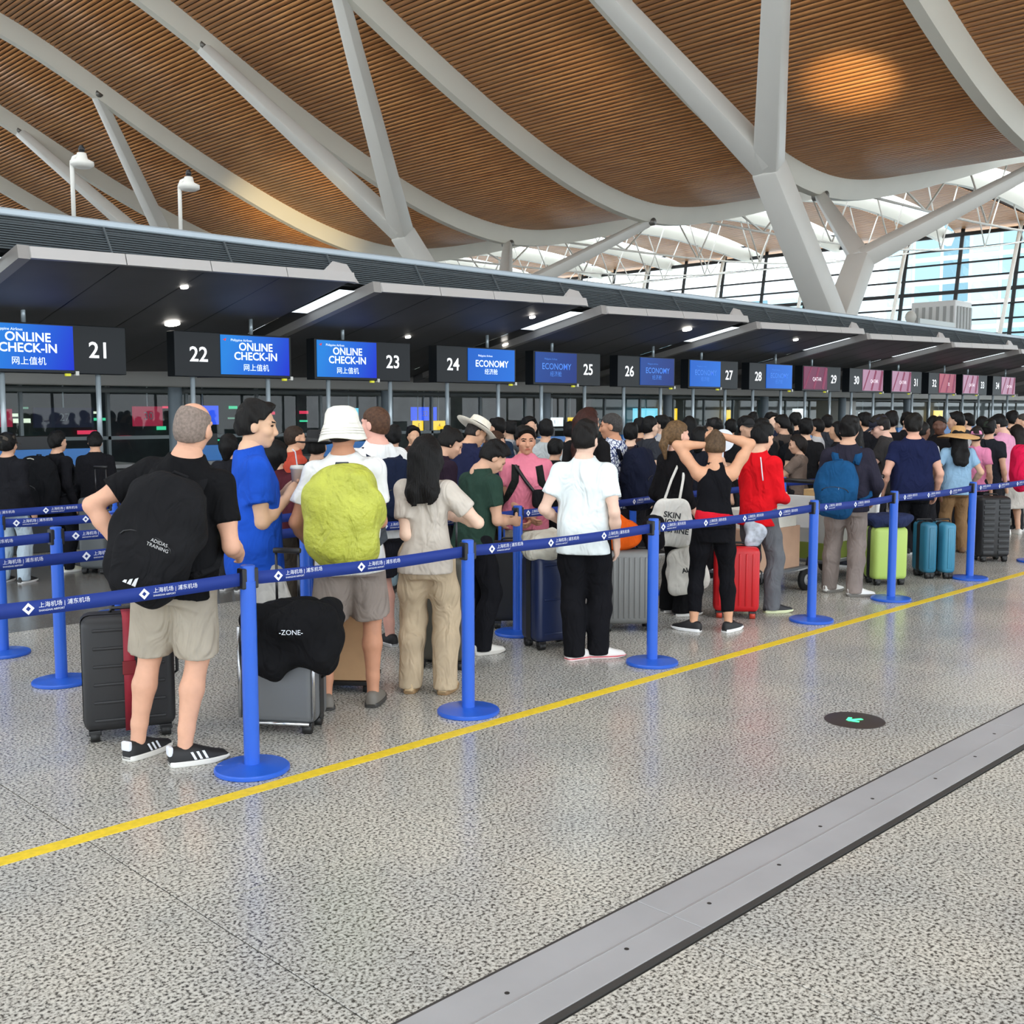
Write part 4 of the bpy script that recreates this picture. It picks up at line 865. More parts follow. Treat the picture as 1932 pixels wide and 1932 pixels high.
# ================================================================== BAGS
def logo(kind, parent, col, M):
    if kind == 'bars':
        m = MB()
        for i, (x, h) in enumerate(((-.022, .016), (0, .03), (.022, .044))): m.add([(x - .012, 0, 0), (x + .006, 0, 0), (x + .006 + .0, h, 0), (x - .006, h * .75, 0)], [(0, 1, 2, 3)])
        put('emblem', m.mesh('emblem'), mat('logo_%d_%d_%d' % col, col, .6), parent, M=M)
    else: put('lettering', text_mesh(kind, .022), mat('logo_%d_%d_%d' % col, col, .6), parent, M=M)
def backpack(who, label, size, col, x=0, z=.18, tilt=0, gap=.0, wr=.006, straps=(1, 1), scol=None, pocket=True, vox=.011, piping=None, marks=(), name='backpack', shape=3.2, taper=.9, cmat=None):
    P = PEOPLE[who]; w, h, d = size; s = P['s']
    yb = -(.138 * s * P['gx'] + d / 2 + gap); M = P['T'] @ Matrix.Translation((x, yb, z * s + h * .0)) @ Matrix.Rotation(rad(tilt), 4, 'Y')
    t = put(name, None, M=M, label=label, cat='backpack'); cm = cmat or cloth(col)
    f = Field(); f.ell((0, 0, -h * .12), (w / 2, d / 2, h * .38), .05, n=shape); f.ell((0, .0, h * .2), (w / 2 * taper, d / 2 * .85, h * .3), .08, n=shape); f.wrinkle(wr, 30, len(label) * .3)
    put('body', f.mesh('body', vox), cm, t)
    if pocket:
        f = Field(); f.ell((0, -d * .42, -h * .18), (w * .38, d * .16, h * .24), .03, n=3.6); f.wrinkle(wr * .6, 34, 2); put('front_pocket', f.mesh('front_pocket', vox), cm, t)
        put('zip', MB().tube([(w * .36 * cos(a), -d * .5 - .012, -h * .02 + h * .08 * sin(a)) for a in np.linspace(pi, 0, 9)], .004, 6).mesh('zip', True), BLACK, t)
    if piping: put('piping', MB().tube([(w * .47 * cos(a), -d * .30, h * .06 + h * .42 * sin(a)) for a in np.linspace(pi * .98, .02, 15)], .006, 6).mesh('piping', True), cloth(piping), t)
    I = M.inverted() @ P['T']; sm = cloth(scol or col)
    for i, sg in enumerate((-1, 1)):
        if straps[i]:
            g = P['gx'] * s; pts = [(sg * .085 * s, -.13 * g, .36 * s), (sg * .095 * s, -.10 * g, .445 * s), (sg * .098 * s, -.02, .517 * s), (sg * .105 * s, .085 * g, .45 * s), (sg * .12 * s, .14 * g, .33 * s), (sg * .165 * g, .075 * g, .16 * s), (sg * .185 * g, -.05 * g, .06 * s), (sg * .13 * s, -.15 * g, .02 * s)]
            ST_ = np.array(P['ST'])
            def on_cloth(p):
                a_, b_, c_ = (float(np.interp(p[2], ST_[:, 0], ST_[:, q])) for q in (1, 2, 3)); r_ = ((abs(p[0]) / a_) ** 2.4 + (abs(p[1] - c_) / b_) ** 2.4) ** (1 / 2.4); k_ = max(1, 1.07 / max(r_, .3)) if p[2] < .47 * s else 1
                return (p[0] * k_, c_ + (p[1] - c_) * k_, p[2])
            ps = [I @ Vector(on_cloth(p)) for p in pts]; mb = MB(); secs = []
            for k, p in enumerate(ps):
                dd = (ps[min(k + 1, 7)] - ps[max(k - 1, 0)]).normalized(); wv = (I.to_3x3() @ Vector((1, 0, 0))); wv = (wv - dd * wv.dot(dd)).normalized(); nn = dd.cross(wv)
                secs.append([p + wv * .03 + nn * .008, p - wv * .03 + nn * .008, p - wv * .03 - nn * .008, p + wv * .03 - nn * .008])
            put('shoulder_strap', mb.loft(secs).mesh('shoulder_strap', True), sm, t)
    put('grab_loop', MB().tube([(-.04, d * .1, h * .46), (-.03, d * .1, h * .53), (.03, d * .1, h * .53), (.04, d * .1, h * .46)], .008, 6).mesh('grab_loop', True), sm, t)
    for kind, mx, mz, c in marks: logo(kind, t, c, face_y(mx, -d * .5 - .03, mz))
    return t
def suitcase(label, pos, face, size, col, ribs=None, handle=.0, strap=None, rough=.4, metal=0, edge=None, wheel=(24, 24, 24), ribn=7, plate=None):
    w, d, h = size; t = thing('suitcase', label, 'suitcase', (pos[0], pos[1], 0), LC(0, 0, face)); z0 = .055
    m = mat('case_%d_%d_%d' % col, col, rough, metal=metal, bump=(400, .08, .002))
    put('shell', MB().box(-w / 2, w / 2, -d / 2, d / 2, z0, z0 + h).mesh('shell', smooth='auto', bevel=min(.045, d * .2), seg=4), m, t)
    put('seam', MB().box(-w / 2 - .003, w / 2 + .003, -.008, .008, z0 - .002, z0 + h + .003).mesh('seam', smooth='auto', bevel=.04, seg=3), mat('seam_dark', (30, 30, 32), .5) if edge is None else mat('edge_%d_%d_%d' % edge, edge, .35, metal=.6), t)
    if ribs == 'v':
        for i in range(ribn):
            x = -w / 2 + .05 + i * (w - .1) / (ribn - 1)
            for sg in (-1, 1): put('rib', MB().box(x - .010, x + .010, sg * d / 2 - .006, sg * d / 2 + .006, z0 + .05, z0 + h - .05).mesh('rib', smooth='auto', bevel=.005), m, t)
    if ribs == 'h':
        for i in range(ribn):
            z = z0 + .06 + i * (h - .12) / (ribn - 1)
            for sg in (-1, 1): put('rib', MB().box(-w / 2 + .05, w / 2 - .05, sg * d / 2 - .006, sg * d / 2 + .006, z - .008, z + .008).mesh('rib', smooth='auto', bevel=.005), m, t)
    if ribs == 'blocks':
        for i in range(ribn):
            z = z0 + .05 + i * (h - .1) / (ribn - 1)
            for cx in (-.25, .25): put('rib', MB().box(cx * w - w * .18, cx * w + w * .18, -d / 2 - .009, -d / 2 + .004, z - .022, z + .022).mesh('rib', smooth='auto', bevel=.006), m, t)
    if plate:
        e = .5
        for q in (-1, 1): put('edge_trim', MB().tube([(q * (w / 2 - .004), -d / 2 + .004, z0 + .03), (q * (w / 2 - .004), -d / 2 + .004, z0 + h - .03)], .010, 8).mesh('edge_trim', True), CHROME, t)
        for q in (z0 + .004, z0 + h - .004): put('edge_trim', MB().tube([(-w / 2 + .03, -d / 2 + .004, q), (w / 2 - .03, -d / 2 + .004, q)], .010, 8).mesh('edge_trim', True), CHROME, t)
        put('lock', MB().box(w * .25, w * .32, -d / 2 - .012, -d / 2, z0 + h * .78, z0 + h * .92).mesh('lock', bevel=.004), mat('lock_navy', (30, 40, 70), .4), t)
    for sx in (-1, 1):
        for sy in (-1, 1):
            k = put('wheel', MB().tube([(sx * (w / 2 - .05) - .022, sy * (d / 2 - .04), .028), (sx * (w / 2 - .05) + .022, sy * (d / 2 - .04), .028)], .028, 14).mesh('wheel', True), mat('wheel_%d' % wheel[0], wheel, .5), t)
            put('caster', MB().box(sx * (w / 2 - .05) - .03, sx * (w / 2 - .05) + .03, sy * (d / 2 - .04) - .022, sy * (d / 2 - .04) + .022, .035, .062).mesh('caster', bevel=.005), BLACK, k)
    put('carry_handle', MB().tube([(-.08, d * .1, z0 + h - .002), (-.07, d * .1, z0 + h + .022), (.07, d * .1, z0 + h + .022), (.08, d * .1, z0 + h - .002)], .009, 8).mesh('carry_handle', True), BLACK, t)
    put('side_handle', MB().tube([(w / 2, -.0, z0 + h * .42), (w / 2 + .02, -.0, z0 + h * .44), (w / 2 + .02, 0, z0 + h * .6), (w / 2, 0, z0 + h * .62)], .008, 8).mesh('side_handle', True), BLACK, t)
    if handle:
        hp_ = put('pull_handle', MB().box(-.075, .075, d / 2 - .055, d / 2 - .025, z0 + h + handle - .012, z0 + h + handle + .016).mesh('pull_handle', smooth='auto', bevel=.008), BLACK, t)
        for sx in (-.06, .06): put('tube', MB().tube([(sx, d / 2 - .04, z0 + h - .02), (sx, d / 2 - .04, z0 + h + handle - .005)], .0075, 8).mesh('tube', True), mat('tube_dark', (70, 70, 72), .3, metal=.8), hp_)
    if strap:
        sx = strap[1]; sm = mat('strap_%d' % strap[0][0], strap[0], .6, bump=(600, .2, .002))
        put('strap', MB().loft([[(sx - .026, y, z), (sx + .026, y, z), (sx + .026, y * .97, z - .004 * (1 if z > .3 else -1)), (sx - .026, y * .97, z - .004 * (1 if z > .3 else -1))] for y, z in ((-d / 2 - .006, z0), (-d / 2 - .008, z0 + h * .5), (-d / 2 - .006, z0 + h - .03), (-d / 2 + .03, z0 + h + .006), (d / 2 - .03, z0 + h + .006), (d / 2 + .006, z0 + h - .03))]).mesh('strap', True), sm, t)
        put('buckle', MB().box(sx - .032, sx + .032, -d / 2 - .02, -d / 2 - .006, z0 + h * .5, z0 + h * .62).mesh('buckle', bevel=.004), mat('buckle_red', (120, 16, 28), .4), t)
    return t
def blob(name, label, cat, pos, rz, parts, col, vox=.012, wr=.008, group=None, m=None, z=0, shape=3.0):
    t = thing(name, label, cat, (pos[0], pos[1], z), rz, group=group); f = Field()
    for c, r in parts: f.ell(c, r, .04, n=shape)
    f.wrinkle(wr, 32, len(label) * .21); put('body', f.mesh('body', vox), m or cloth(col), t); return t

# ================================================================== THE QUEUE, NEAR PEOPLE
p1 = G(322, 1437); D1 = dist(p1)
person('bald', 'balding man in a black t-shirt, beige shorts and black striped sneakers, hand on hip', p1, 4, H=1.700, skin=(222, 170, 142), hair='buzz', hcol=(136, 120, 110), top='tee', tcol=(22, 22, 24), bottom='shorts', bcol=(178, 168, 152), girth=1.02, hem=-.10,
       shoes=((24, 24, 26), (226, 224, 218)), feet=[(-.185, .05, -22), (.08, -.035, -55)], hipshift=.045, roll=9, larm=((.09, -.10, -.37), (1, -.25, .55)), rarm=((.0, .24, -.36), (.25, -1, -.1)), hands=(1, 1), lod=0, head=(6, 0), flare=1.02, wide=1.06)
for o in list(PEOPLE['bald']['root'].children):
    if o.name.startswith('shoe'):
        for k in range(3):
            for sg in (-1, 1): put('stripe', MB().add([(sg * .053, .035 + k * .026, .03), (sg * .053, .047 + k * .026, .03), (sg * .046, .03 + k * .026, .066), (sg * .046, .018 + k * .026, .066)], [(0, 1, 2, 3)]).mesh('stripe'), PRINT, o)
        put('heel_tab', MB().box(-.026, .026, -.075, -.052, .05, .095).mesh('heel_tab', bevel=.008), PRINT, o)
backpack('bald', 'large black backpack slung over the back of the balding man', (.33, .58, .18), (30, 30, 32), x=-.015, z=.18, tilt=13, gap=.015, wr=.007, vox=.009, marks=[('bars', .0, -.2, (214, 214, 214)), ('ADIDAS\nTRAINING', .06, .01, (190, 190, 190))])
p2 = GD(478, 5.98)
person('blue', 'young man in a bright blue t-shirt holding a drink cup, seen from behind', p2, 68, H=1.690, skin=(226, 182, 150), top='tee', tcol=(34, 84, 196), bottom='shorts', bcol=(206, 202, 196), hem=-.16, girth=1.02, socks=(20, 20, 22), shoes=((30, 30, 32), (200, 200, 200)), lod=0, head=(14, 8),
       larm=((-.1, .21, -.15), (.5, -.4, -1)), rarm=((-.12, .20, -.16), (.5, -.6, -1)), stance=.12, flare=1.05, grasp=(.6, .6))
p3 = G(664, 1335)
person('bucket', 'man in a white bucket hat, white t-shirt and brown-grey shorts under a lime pack cover', p3, -4, H=1.660, skin=(196, 140, 110), hair='crew', hcol=(70, 60, 52), top='tee', tcol=(236, 236, 234), bottom='shorts', bcol=(150, 138, 130), girth=1.0, hem=-.13, wide=1.12,
       shoes=((112, 106, 98), (60, 58, 56)), feet=[(-.15, .0, 22), (.12, .05, -8)], larm=((.05, .2, -.44), (.6, -1, 0)), rarm=((-.03, .27, -.38), (.3, -1, 0)), lod=0, head=(12, 4), roll=-3, hat=('bucket', (240, 237, 226), None))
backpack('bucket', 'large backpack under a crumpled lime yellow rain cover on the man in the bucket hat', (.37, .53, .25), (206, 218, 62), z=.215, tilt=2, wr=.011, vox=.009, pocket=False, scol=(70, 74, 80), shape=2.9, taper=.94, cmat=mat('rain_cover', (186, 190, 74), .5, spec=.4, bump=(38, .55, .02), var=.12, varscale=9, fold=.9))
p4_ = GD(710, 7.5)
person('ginger', 'ginger-haired man in a white shirt facing left beside the white bucket hat', p4_, -38, H=1.670, skin=(232, 176, 158), hair='crew', hcol=(120, 84, 62), top='tee', tcol=(238, 238, 236), bottom='shorts', bcol=(40, 40, 46), girth=1.12, lod=0, head=(-22, 0), larm=((.0, .2, -.38), (.4, -1, 0)), rarm=((.05, .22, -.4), (.5, -1, 0)))
backpack('ginger', 'navy backpack worn by the ginger-haired man in the white shirt', (.28, .42, .14), (26, 34, 56), z=.22, wr=.006)
p5 = G(807, 1306)
person('longhair', 'woman with very long black hair, a pale grey top and wide beige trousers', p5, 8, H=1.500, sex='f', skin=(236, 200, 176), hair='long', hairlen=.70, hcol=(16, 13, 13), top='tee', tcol=(204, 194, 182), bottom='trousers', bcol=(192, 172, 144), wide=1.12, girth=.96, hem=-.1, shoes=((196, 168, 128), (150, 120, 84)), stance=.12, lod=0, larm=((-.07, .2, -.3), (.2, -1, 0)), rarm=((.02, .25, -.2), (1, -.4, -.6)), head=(4, 2))
p11 = G(1100, 1243)
person('whitetee', 'man in a white t-shirt and loose black trousers with white and red sneakers', p11, 12, H=1.570, skin=(234, 196, 174), hair='short', hcol=(26, 20, 18), top='tee', tcol=(232, 240, 240), bottom='trousers', bcol=(22, 22, 26), wide=1.12, girth=.98, hem=-.14, flare=1.02, shoes=((236, 232, 228), (232, 214, 212)), feet=[(-.06, -.04, -40), (.10, .06, -65)], larm=((.03, .16, -.38), (.5, -1, .1)), rarm=((.07, .04, -.52), (.3, -1, 0)), lod=0, head=(14, 6))
p15 = GD(1350, 8.05)
person('armsup', 'woman in a black sleeveless top with a red waistband, both hands behind her head', p15, 6, H=1.494, sex='f', skin=(216, 162, 128), hair='bun', hcol=(126, 98, 70), top='crop', tcol=(20, 20, 24), bottom='leggings', bcol=(20, 20, 24), hem=-.02, shoes=((24, 24, 26), (240, 240, 240)), feet=[(-.16, .0, 60), (.14, .02, -35)], larm=((-.085, .02, .24), (1, .1, .35)), rarm=((-.10, .04, .32), (1, .1, .5)), lod=0, head=(0, 12), band=((214, 30, 48), .03, .12), girth=.98, grasp=(.7, .7))
for o in list(PEOPLE['whitetee']['root'].children):
    if o.name.startswith('shoe'):
        k_ = put('sole_stripe', SOLE, mat('sole_red', (222, 44, 66), .5), o, loc=(0, 0, .012)); k_.scale = (1.03, 1.012, .3)
p14 = GD(1277, 8.75)
person('blonde', 'smiling woman with a blonde ponytail in a black jacket carrying white tote bags', p14, 62, H=1.560, sex='f', skin=(236, 184, 160), hair='pony', hcol=(150, 116, 78), top='jacket', tcol=(24, 23, 25), bottom='trousers', bcol=(20, 20, 22), wide=1.2, sleeve=1.35, hem=-.14, girth=1.05, larm=((.04, .1, -.5), (.3, -1, 0)), rarm=((.03, .12, -.52), (.3, -1, 0)), lod=0, head=(6, 0), shoes=((40, 40, 42), (220, 216, 210)))
p13 = GD(1156, 10.0)
person('patterned', 'grey-haired man in a white shirt with a navy pattern, facing left', p13, -62, H=1.620, skin=(206, 150, 118), hair='crew', hcol=(92, 88, 86), top='tee', tcol=(222, 226, 236), bottom='trousers', bcol=(50, 52, 60), lod=0, head=(-16, 6), girth=1.06, larm=((.0, .12, -.48), (.4, -1, 0)), rarm=((.0, .12, -.48), (.4, -1, 0)))
m = MATS['cloth_222_226_236']; n_ = m.node_tree; vo = n_.nodes.new('ShaderNodeTexVoronoi'); vo.inputs['Scale'].default_value = 28; vo.feature = 'DISTANCE_TO_EDGE'
tc_ = n_.nodes.new('ShaderNodeTexCoord'); n_.links.new(tc_.outputs['Object'], vo.inputs['Vector']); rp_ = n_.nodes.new('ShaderNodeValToRGB'); rp_.color_ramp.elements[0].color = lin((50, 62, 110)); rp_.color_ramp.elements[1].color = lin((226, 230, 238)); rp_.color_ramp.elements[0].position = .07; rp_.color_ramp.elements[1].position = .12
n_.links.new(vo.outputs['Distance'], rp_.inputs[0]); n_.links.new(rp_.outputs[0], n_.nodes['Principled BSDF'].inputs['Base Color'])
backpack('patterned', 'bulky navy backpack on the man in the patterned shirt', (.36, .56, .26), (26, 30, 48), z=.18, wr=.008)
p16 = GD(1434, 8.85)
person('redjacket', 'man in a red track jacket with white shoulder lines and grey trousers', p16, 46, H=1.540, skin=(226, 180, 150), hair='short', hcol=(18, 16, 16), top='jacket', tcol=(226, 24, 34), bottom='trousers', bcol=(108, 110, 114), hem=-.12, girth=.92, shoes=((34, 34, 40), (226, 232, 190)), feet=[(-.12, -.02, 10), (.12, .06, -30)], larm=((-.08, .3, -.34), (.3, -1, 0)), rarm=((-.06, .3, -.34), (.4, -1, 0)), lod=0, head=(8, 14))
p17 = G(1592, 1122)
person('tealpack', 'man in a dark jacket and taupe trousers, white sneakers, wearing a teal backpack', p17, 22, H=1.585, skin=(216, 170, 142), hair='short', hcol=(22, 19, 18), top='jacket', tcol=(44, 42, 54), bottom='trousers', bcol=(140, 128, 122), hem=-.1, wide=1.05, girth=1.1, shoes=((236, 236, 232), (120, 116, 110)), feet=[(-.15, .1, -30), (.1, -.06, -62)], larm=((-.02, .26, -.38), (.5, -1, 0)), rarm=((.06, .2, -.44), (.5, -1, 0)), lod=0, head=(10, 6))
backpack('tealpack', 'teal blue zipped backpack hanging low on the man in the dark jacket', (.31, .5, .18), (28, 78, 122), x=-.07, z=.12, tilt=3, marks=[('|', .03, .02, (210, 220, 230))])
p20 = G(1714, 1079)
person('navypolo', 'broad man in a navy polo shirt and black trousers beside the lime suitcase', p20, 6, H=1.600, skin=(224, 170, 146), hair='short', hcol=(30, 25, 22), top='polo', tcol=(28, 34, 66), bottom='trousers', bcol=(24, 24, 28), girth=1.18, hem=-.12, shoes=((26, 26, 28), (232, 232, 232)), lod=0, feet=[(-.12, .06, 20), (.14, -.02, -75)], larm=((.1, .1, -.48), (.4, -1, 0)), rarm=((.10, .08, -.50), (.4, -1, 0)), head=(6, 10))
p24 = GD(1808, 12.6)
person('strawhat', 'woman in a wide straw sun hat, pale denim shirt and brown trousers', p24, 6, H=1.453, sex='f', skin=(224, 178, 148), hair='long', hairlen=.42, hcol=(17, 14, 14), top='tee', tcol=(150, 186, 214), bottom='trousers', bcol=(158, 124, 88), hem=-.12, girth=1.16, wide=.95, shoes=((130, 96, 66), (90, 66, 46)), lod=0, hat=('straw', (206, 160, 104), None), larm=((.12, .1, -.40), (.6, -1, 0)), rarm=((.1, .16, -.42), (.6, -1, 0)))
# ================================================================== THE QUEUE, PEOPLE FURTHER BACK
SK = [(226, 182, 152), (214, 166, 134), (232, 192, 166), (110, 74, 56)]
POSTS = [q for ps in rows for q in ps]
OBST = [((8.35, 5.35), .5), ((8.95, 5.35), .5), ((9.55, 5.35), .5), ((10.2, 5.35), .5), (GD(1678, 10.3), .36), (GD(1768, 10.7), .4), (GD(1876, 11.9), .36), (GD(1186, 8.15), .42), (GD(737, 9.9), .32), (GD(574, 9.15), .4), (GD(178, 11.0), .42), (G(966, 1180), .4), (GD(836, 6.95), .36), (GD(1040, 7.55), .36), (GD(1938, 12.72), .3), (GD(1394, 8.65), .36)] + [(q, .44) for q in POSTS]
def facing(face): a = rad(45 - face); return cos(a), sin(a)
def free(p, face=0, pack=0):
    pts = [(p, .27, .5)] + ([((p[0] - facing(face)[0] * .3, p[1] - facing(face)[1] * .3), .17, .46)] if pack else [])
    for c, lane, gap_ in pts:
        for ps in rows:
            xs = [q[0] for q in ps]
            if xs[0] - .2 < c[0] < xs[-1] + .2 and abs(c[1] - float(np.interp(c[0], xs, [q[1] for q in ps]))) < lane: return False
        if c[1] < 4.6: return False
        for q in PEOPLE.values():
            if (q['M'].translation.x - c[0]) ** 2 + (q['M'].translation.y - c[1]) ** 2 < gap_ ** 2: return False
        if not all((q[0] - c[0]) ** 2 + (q[1] - c[1]) ** 2 > r * r for q, r in OBST): return False
    return True
def crowd(key, label, px, D, face, H, pack=0, **k):
    # stand the person in a free spot of the lane nearest to the wished distance, keeping the line of sight and apparent height
    for i in range(90):
        for sg in ((1,) if D > 10.4 else (1, -1)):
            d_ = D + sg * i * .05; p = GD(px, d_)
            if d_ > 6.5 and p[1] < 12.25 and free(p, face, pack): break
        else: continue
        break
    else: print('NO FREE SPOT', key)
    if pack: OBST.append(((p[0] - facing(face)[0] * .3, p[1] - facing(face)[1] * .3), .4))
    H = EYE + (H - EYE) * d_ / D
    d = dict(lod=1 if d_ < 10.6 else 2); d.update(k); return person(key, label, p, face, H=min(max(H, 1.3), 1.8), **d)
BK = (18, 16, 16)
crowd('maroon', 'woman in a dark maroon top standing just beyond the drink cup', 520, 7.75, 20, 1.43, sex='f', hair='bob', hcol=BK, top='long', tcol=(74, 32, 40), bcol=(58, 52, 44), girth=1.2)
crowd('rust', 'man in a rust red shirt facing right beyond the woman in maroon', 556, 9.6, 60, 1.51, skin=SK[1], hcol=(70, 52, 40), hair='crew', tcol=(186, 74, 56))
crowd('blackhat', 'person in a black brimmed hat partly hidden behind the white bucket hat', 598, 8.5, 10, 1.47, hat=('fedora', (20, 20, 22), (30, 30, 30)), tcol=(34, 36, 40))
crowd('bunscarf', 'woman in a dark plum jacket with pinned-up hair and a red scarf', 822, 8.35, 55, 1.53, sex='f', hair='bun', top='jacket', tcol=(42, 30, 42), bcol=(30, 30, 34), head=(20, 24), lean=8, band=None)
crowd('fedora', 'man in a cream fedora with a black band leaning forward in a navy jacket', 868, 9.1, 40, 1.60, skin=SK[1], hair='crew', hcol=(60, 54, 50), top='jacket', tcol=(34, 38, 66), hat=('fedora', (238, 230, 212), (24, 24, 26)), lean=14, head=(30, 20))
crowd('green', 'young man in a dark green t-shirt looking down at his hands', 893, 7.5, 52, 1.47, hcol=(20, 18, 18), tcol=(44, 66, 56), bcol=(24, 24, 28), lean=10, head=(20, 34), lod=0, rarm=((-.04, .24, -.32), (.4, -.8, -.2)), larm=((-.08, .24, -.32), (.4, -.8, -.2)), shoes=((222, 218, 210), (210, 204, 196)))
crowd('bluepack', 'woman with short brown hair wearing a bulky navy backpack', 932, 9.6, 25, 1.457, pack=1, sex='f', hair='bob', hcol=(92, 62, 42), tcol=(60, 80, 110), head=(50, 8), bcol=(96, 86, 74))
backpack('bluepack', 'bulky navy backpack with pale straps on the woman with short brown hair', (.34, .5, .24), (30, 36, 66), z=.14)
crowd('bluejacket', 'black-haired man in a blue and black jacket talking beside the fedora wearer', 938, 11.2, -40, 1.56, top='jacket', tcol=(36, 52, 74), hcol=BK, head=(-20, 0))
crowd('pink', 'man in a pink polo shirt facing the camera with a black strap across his chest', 992, 8.75, 172, 1.51, pack=1, skin=(206, 150, 120), hcol=(22, 19, 18), tcol=(226, 128, 148), bcol=(150, 140, 126), top='polo', girth=1.1, lod=0, larm=((-.14, .2, -.45), (.7, -.8, 0)), rarm=((-.16, .22, -.43), (.7, -.8, 0)), head=(0, 4))
crowd('greytee', 'man in a light grey t-shirt with his back turned beyond the man in pink', 1030, 11.3, 0, 1.54, tcol=(178, 182, 182), hcol=BK)
crowd('phonehand', 'black-haired man holding a phone to his face beyond the man in pink', 998, 12.6, 150, 1.56, tcol=(120, 126, 132), hcol=BK, rarm=((-.08, .16, .12), (.7, 0, -1)))
crowd('auburn', 'tall person with auburn hair in a black coat behind the man in the white t-shirt', 1108, 9.6, 20, 1.66, sex='f', hair='long', hairlen=.3, hcol=(80, 40, 30), top='jacket', tcol=(28, 27, 28), head=(30, 0))
crowd('darkleft', 'dark-haired person in a black top beside the balding man, further back', 432, 9.6, 20, 1.43, tcol=(30, 30, 34), hcol=BK, sex='f', hair='bob')
crowd('darkmid', 'dark-haired person in a grey hoodie between the ginger-haired man and the counters', 742, 10.6, 0, 1.49, tcol=(54, 56, 60), hcol=BK, top='jacket')
crowd('seatedblack', 'dark-haired person in black bending low beside the man in pink', 1040, 9.7, 20, 1.395, tcol=(28, 28, 30), hcol=BK, lean=14)
crowd('whiteslv', 'woman with long black hair and a white t-shirt facing left', 1606, 10.9, -60, 1.52, sex='f', hair='long', hairlen=.4, hcol=BK, tcol=(232, 232, 232), bcol=(60, 62, 70), head=(-22, 0), lod=1)
crowd('phone', 'man with a dark cap and grey shirt holding up his phone', 1668, 11.2, -70, 1.60, hat=('cap', (26, 28, 44), None), hcol=(40, 34, 30), tcol=(58, 56, 56), head=(-10, 24), skin=(230, 184, 164), lod=1, larm=((-.05, .34, -.12), (.6, -.5, -1)), rarm=((-.05, .34, -.12), (.6, -.5, -1)))
crowd('boyface', 'short-haired young woman in a taupe top reaching out over a luggage trolley', 1508, 10.9, -58, 1.40, sex='f', hair='bob', hcol=(36, 26, 22), tcol=(120, 104, 94), top='tee', larm=((-.05, .42, -.25), (.6, -.5, -.4)), rarm=((-.05, .42, -.25), (.6, -.5, -.4)), head=(-20, 12), lod=1)
crowd('olive', 'man in a dark brown shirt wearing a dark daypack beyond the red jacket', 1478, 11.4, -20, 1.59, pack=1, tcol=(70, 62, 58), hcol=BK, head=(-30, 10))
backpack('olive', 'slim black daypack with a white triangle mark on the man in brown', (.28, .44, .14), (24, 26, 30), z=.18, vox=.016, marks=[('▲', .05, .05, (220, 220, 220))])
crowd('capman', 'man in a black cap with a white neck pillow beyond the woman with raised arms', 1408, 11.9, 160, 1.57, hat=('cap', (22, 22, 24), None), tcol=(26, 26, 28), hcol=BK)
crowd('fancap', 'man in a dark brimmed cap behind the round white fan', 1347, 12.2, -60, 1.55, hat=('cap', (28, 26, 26), None), tcol=(60, 30, 30), hcol=BK, skin=SK[1])
crowd('fan', 'person in black holding up a round white hand fan', 1322, 10.4, 40, 1.48, hcol=BK, tcol=(30, 32, 40), rarm=((-.02, .3, -.02), (.7, -.4, -1)), hair='bob', sex='f')
crowd('whiteman', 'dark-skinned man in a white shirt turned to the man in black beside him', 1738, 12.4, 40, 1.52, skin=SK[3], hair='crew', hcol=(20, 16, 14), tcol=(238, 238, 238), head=(20, 6))
crowd('blackman', 'dark-skinned man with a shaved head in a black t-shirt', 1772, 12.0, -150, 1.58, skin=(96, 64, 50), hair='crew', hcol=(26, 20, 18), tcol=(24, 23, 25), girth=1.15, larm=((-.1, .28, -.3), (.6, -.8, 0)), rarm=((-.1, .28, -.3), (.6, -.8, 0)))
crowd('tallblack', 'black-haired man in a black t-shirt turned left beyond the straw hat', 1803, 14.4, -60, 1.61, hcol=BK, tcol=(28, 28, 30))
crowd('pinkcap', 'child in a pink cap and pink t-shirt beside the straw hat woman', 1842, 12.4, 30, 1.45, hat=('cap', (236, 150, 190), None), tcol=(230, 140, 176), hcol=(50, 40, 34), sex='f')
crowd('greencap', 'person in a dark green cap and charcoal shirt beside the pink cap', 1866, 13.4, 40, 1.52, hat=('cap', (32, 44, 30), None), tcol=(36, 38, 44), hcol=BK)
crowd('plaid', 'man in a pink and white plaid shirt looking down', 1892, 12.9, -40, 1.60, hcol=BK, tcol=(226, 160, 190), head=(-20, 28), skin=(228, 184, 160))
crowd('edgewoman', 'woman with long dark hair in a striped beige top carrying a red bag', 1918, 13.0, -10, 1.47, sex='f', hair='long', hairlen=.36, hcol=(36, 24, 20), tcol=(214, 178, 140), top='tank', bottom='skirt', bcol=(198, 192, 184), shoes=((230, 226, 220), (220, 220, 214)), lod=1)
crowd('edgeman', 'grey-haired man in a white shirt beyond the striped beige top', 1930, 14.6, -60, 1.60, hcol=(90, 84, 80), hair='crew', tcol=(226, 228, 230))
crowd('leftcap', 'man in a black jacket and pale jeans with a patterned cap at the left counters', 14, 10.35, 10, 1.42, hat=('cap', (70, 62, 52), None), hcol=BK, top='jacket', tcol=(28, 28, 32), bcol=(176, 192, 204), lod=1, shoes=((30, 30, 30), (220, 220, 220)), stance=.13, girth=1.1)
crowd('leftpack', 'person in black with white sneakers and a black backpack with pale piping', 108, 10.8, 30, 1.43, pack=1, hcol=BK, top='jacket', tcol=(24, 24, 28), bcol=(26, 26, 30), shoes=((222, 222, 200), (236, 236, 232)), lod=1)
backpack('leftpack', 'round-topped black backpack with pale piping at the left counters', (.42, .62, .26), (24, 25, 28), z=.14, piping=(200, 196, 180), gap=.01)
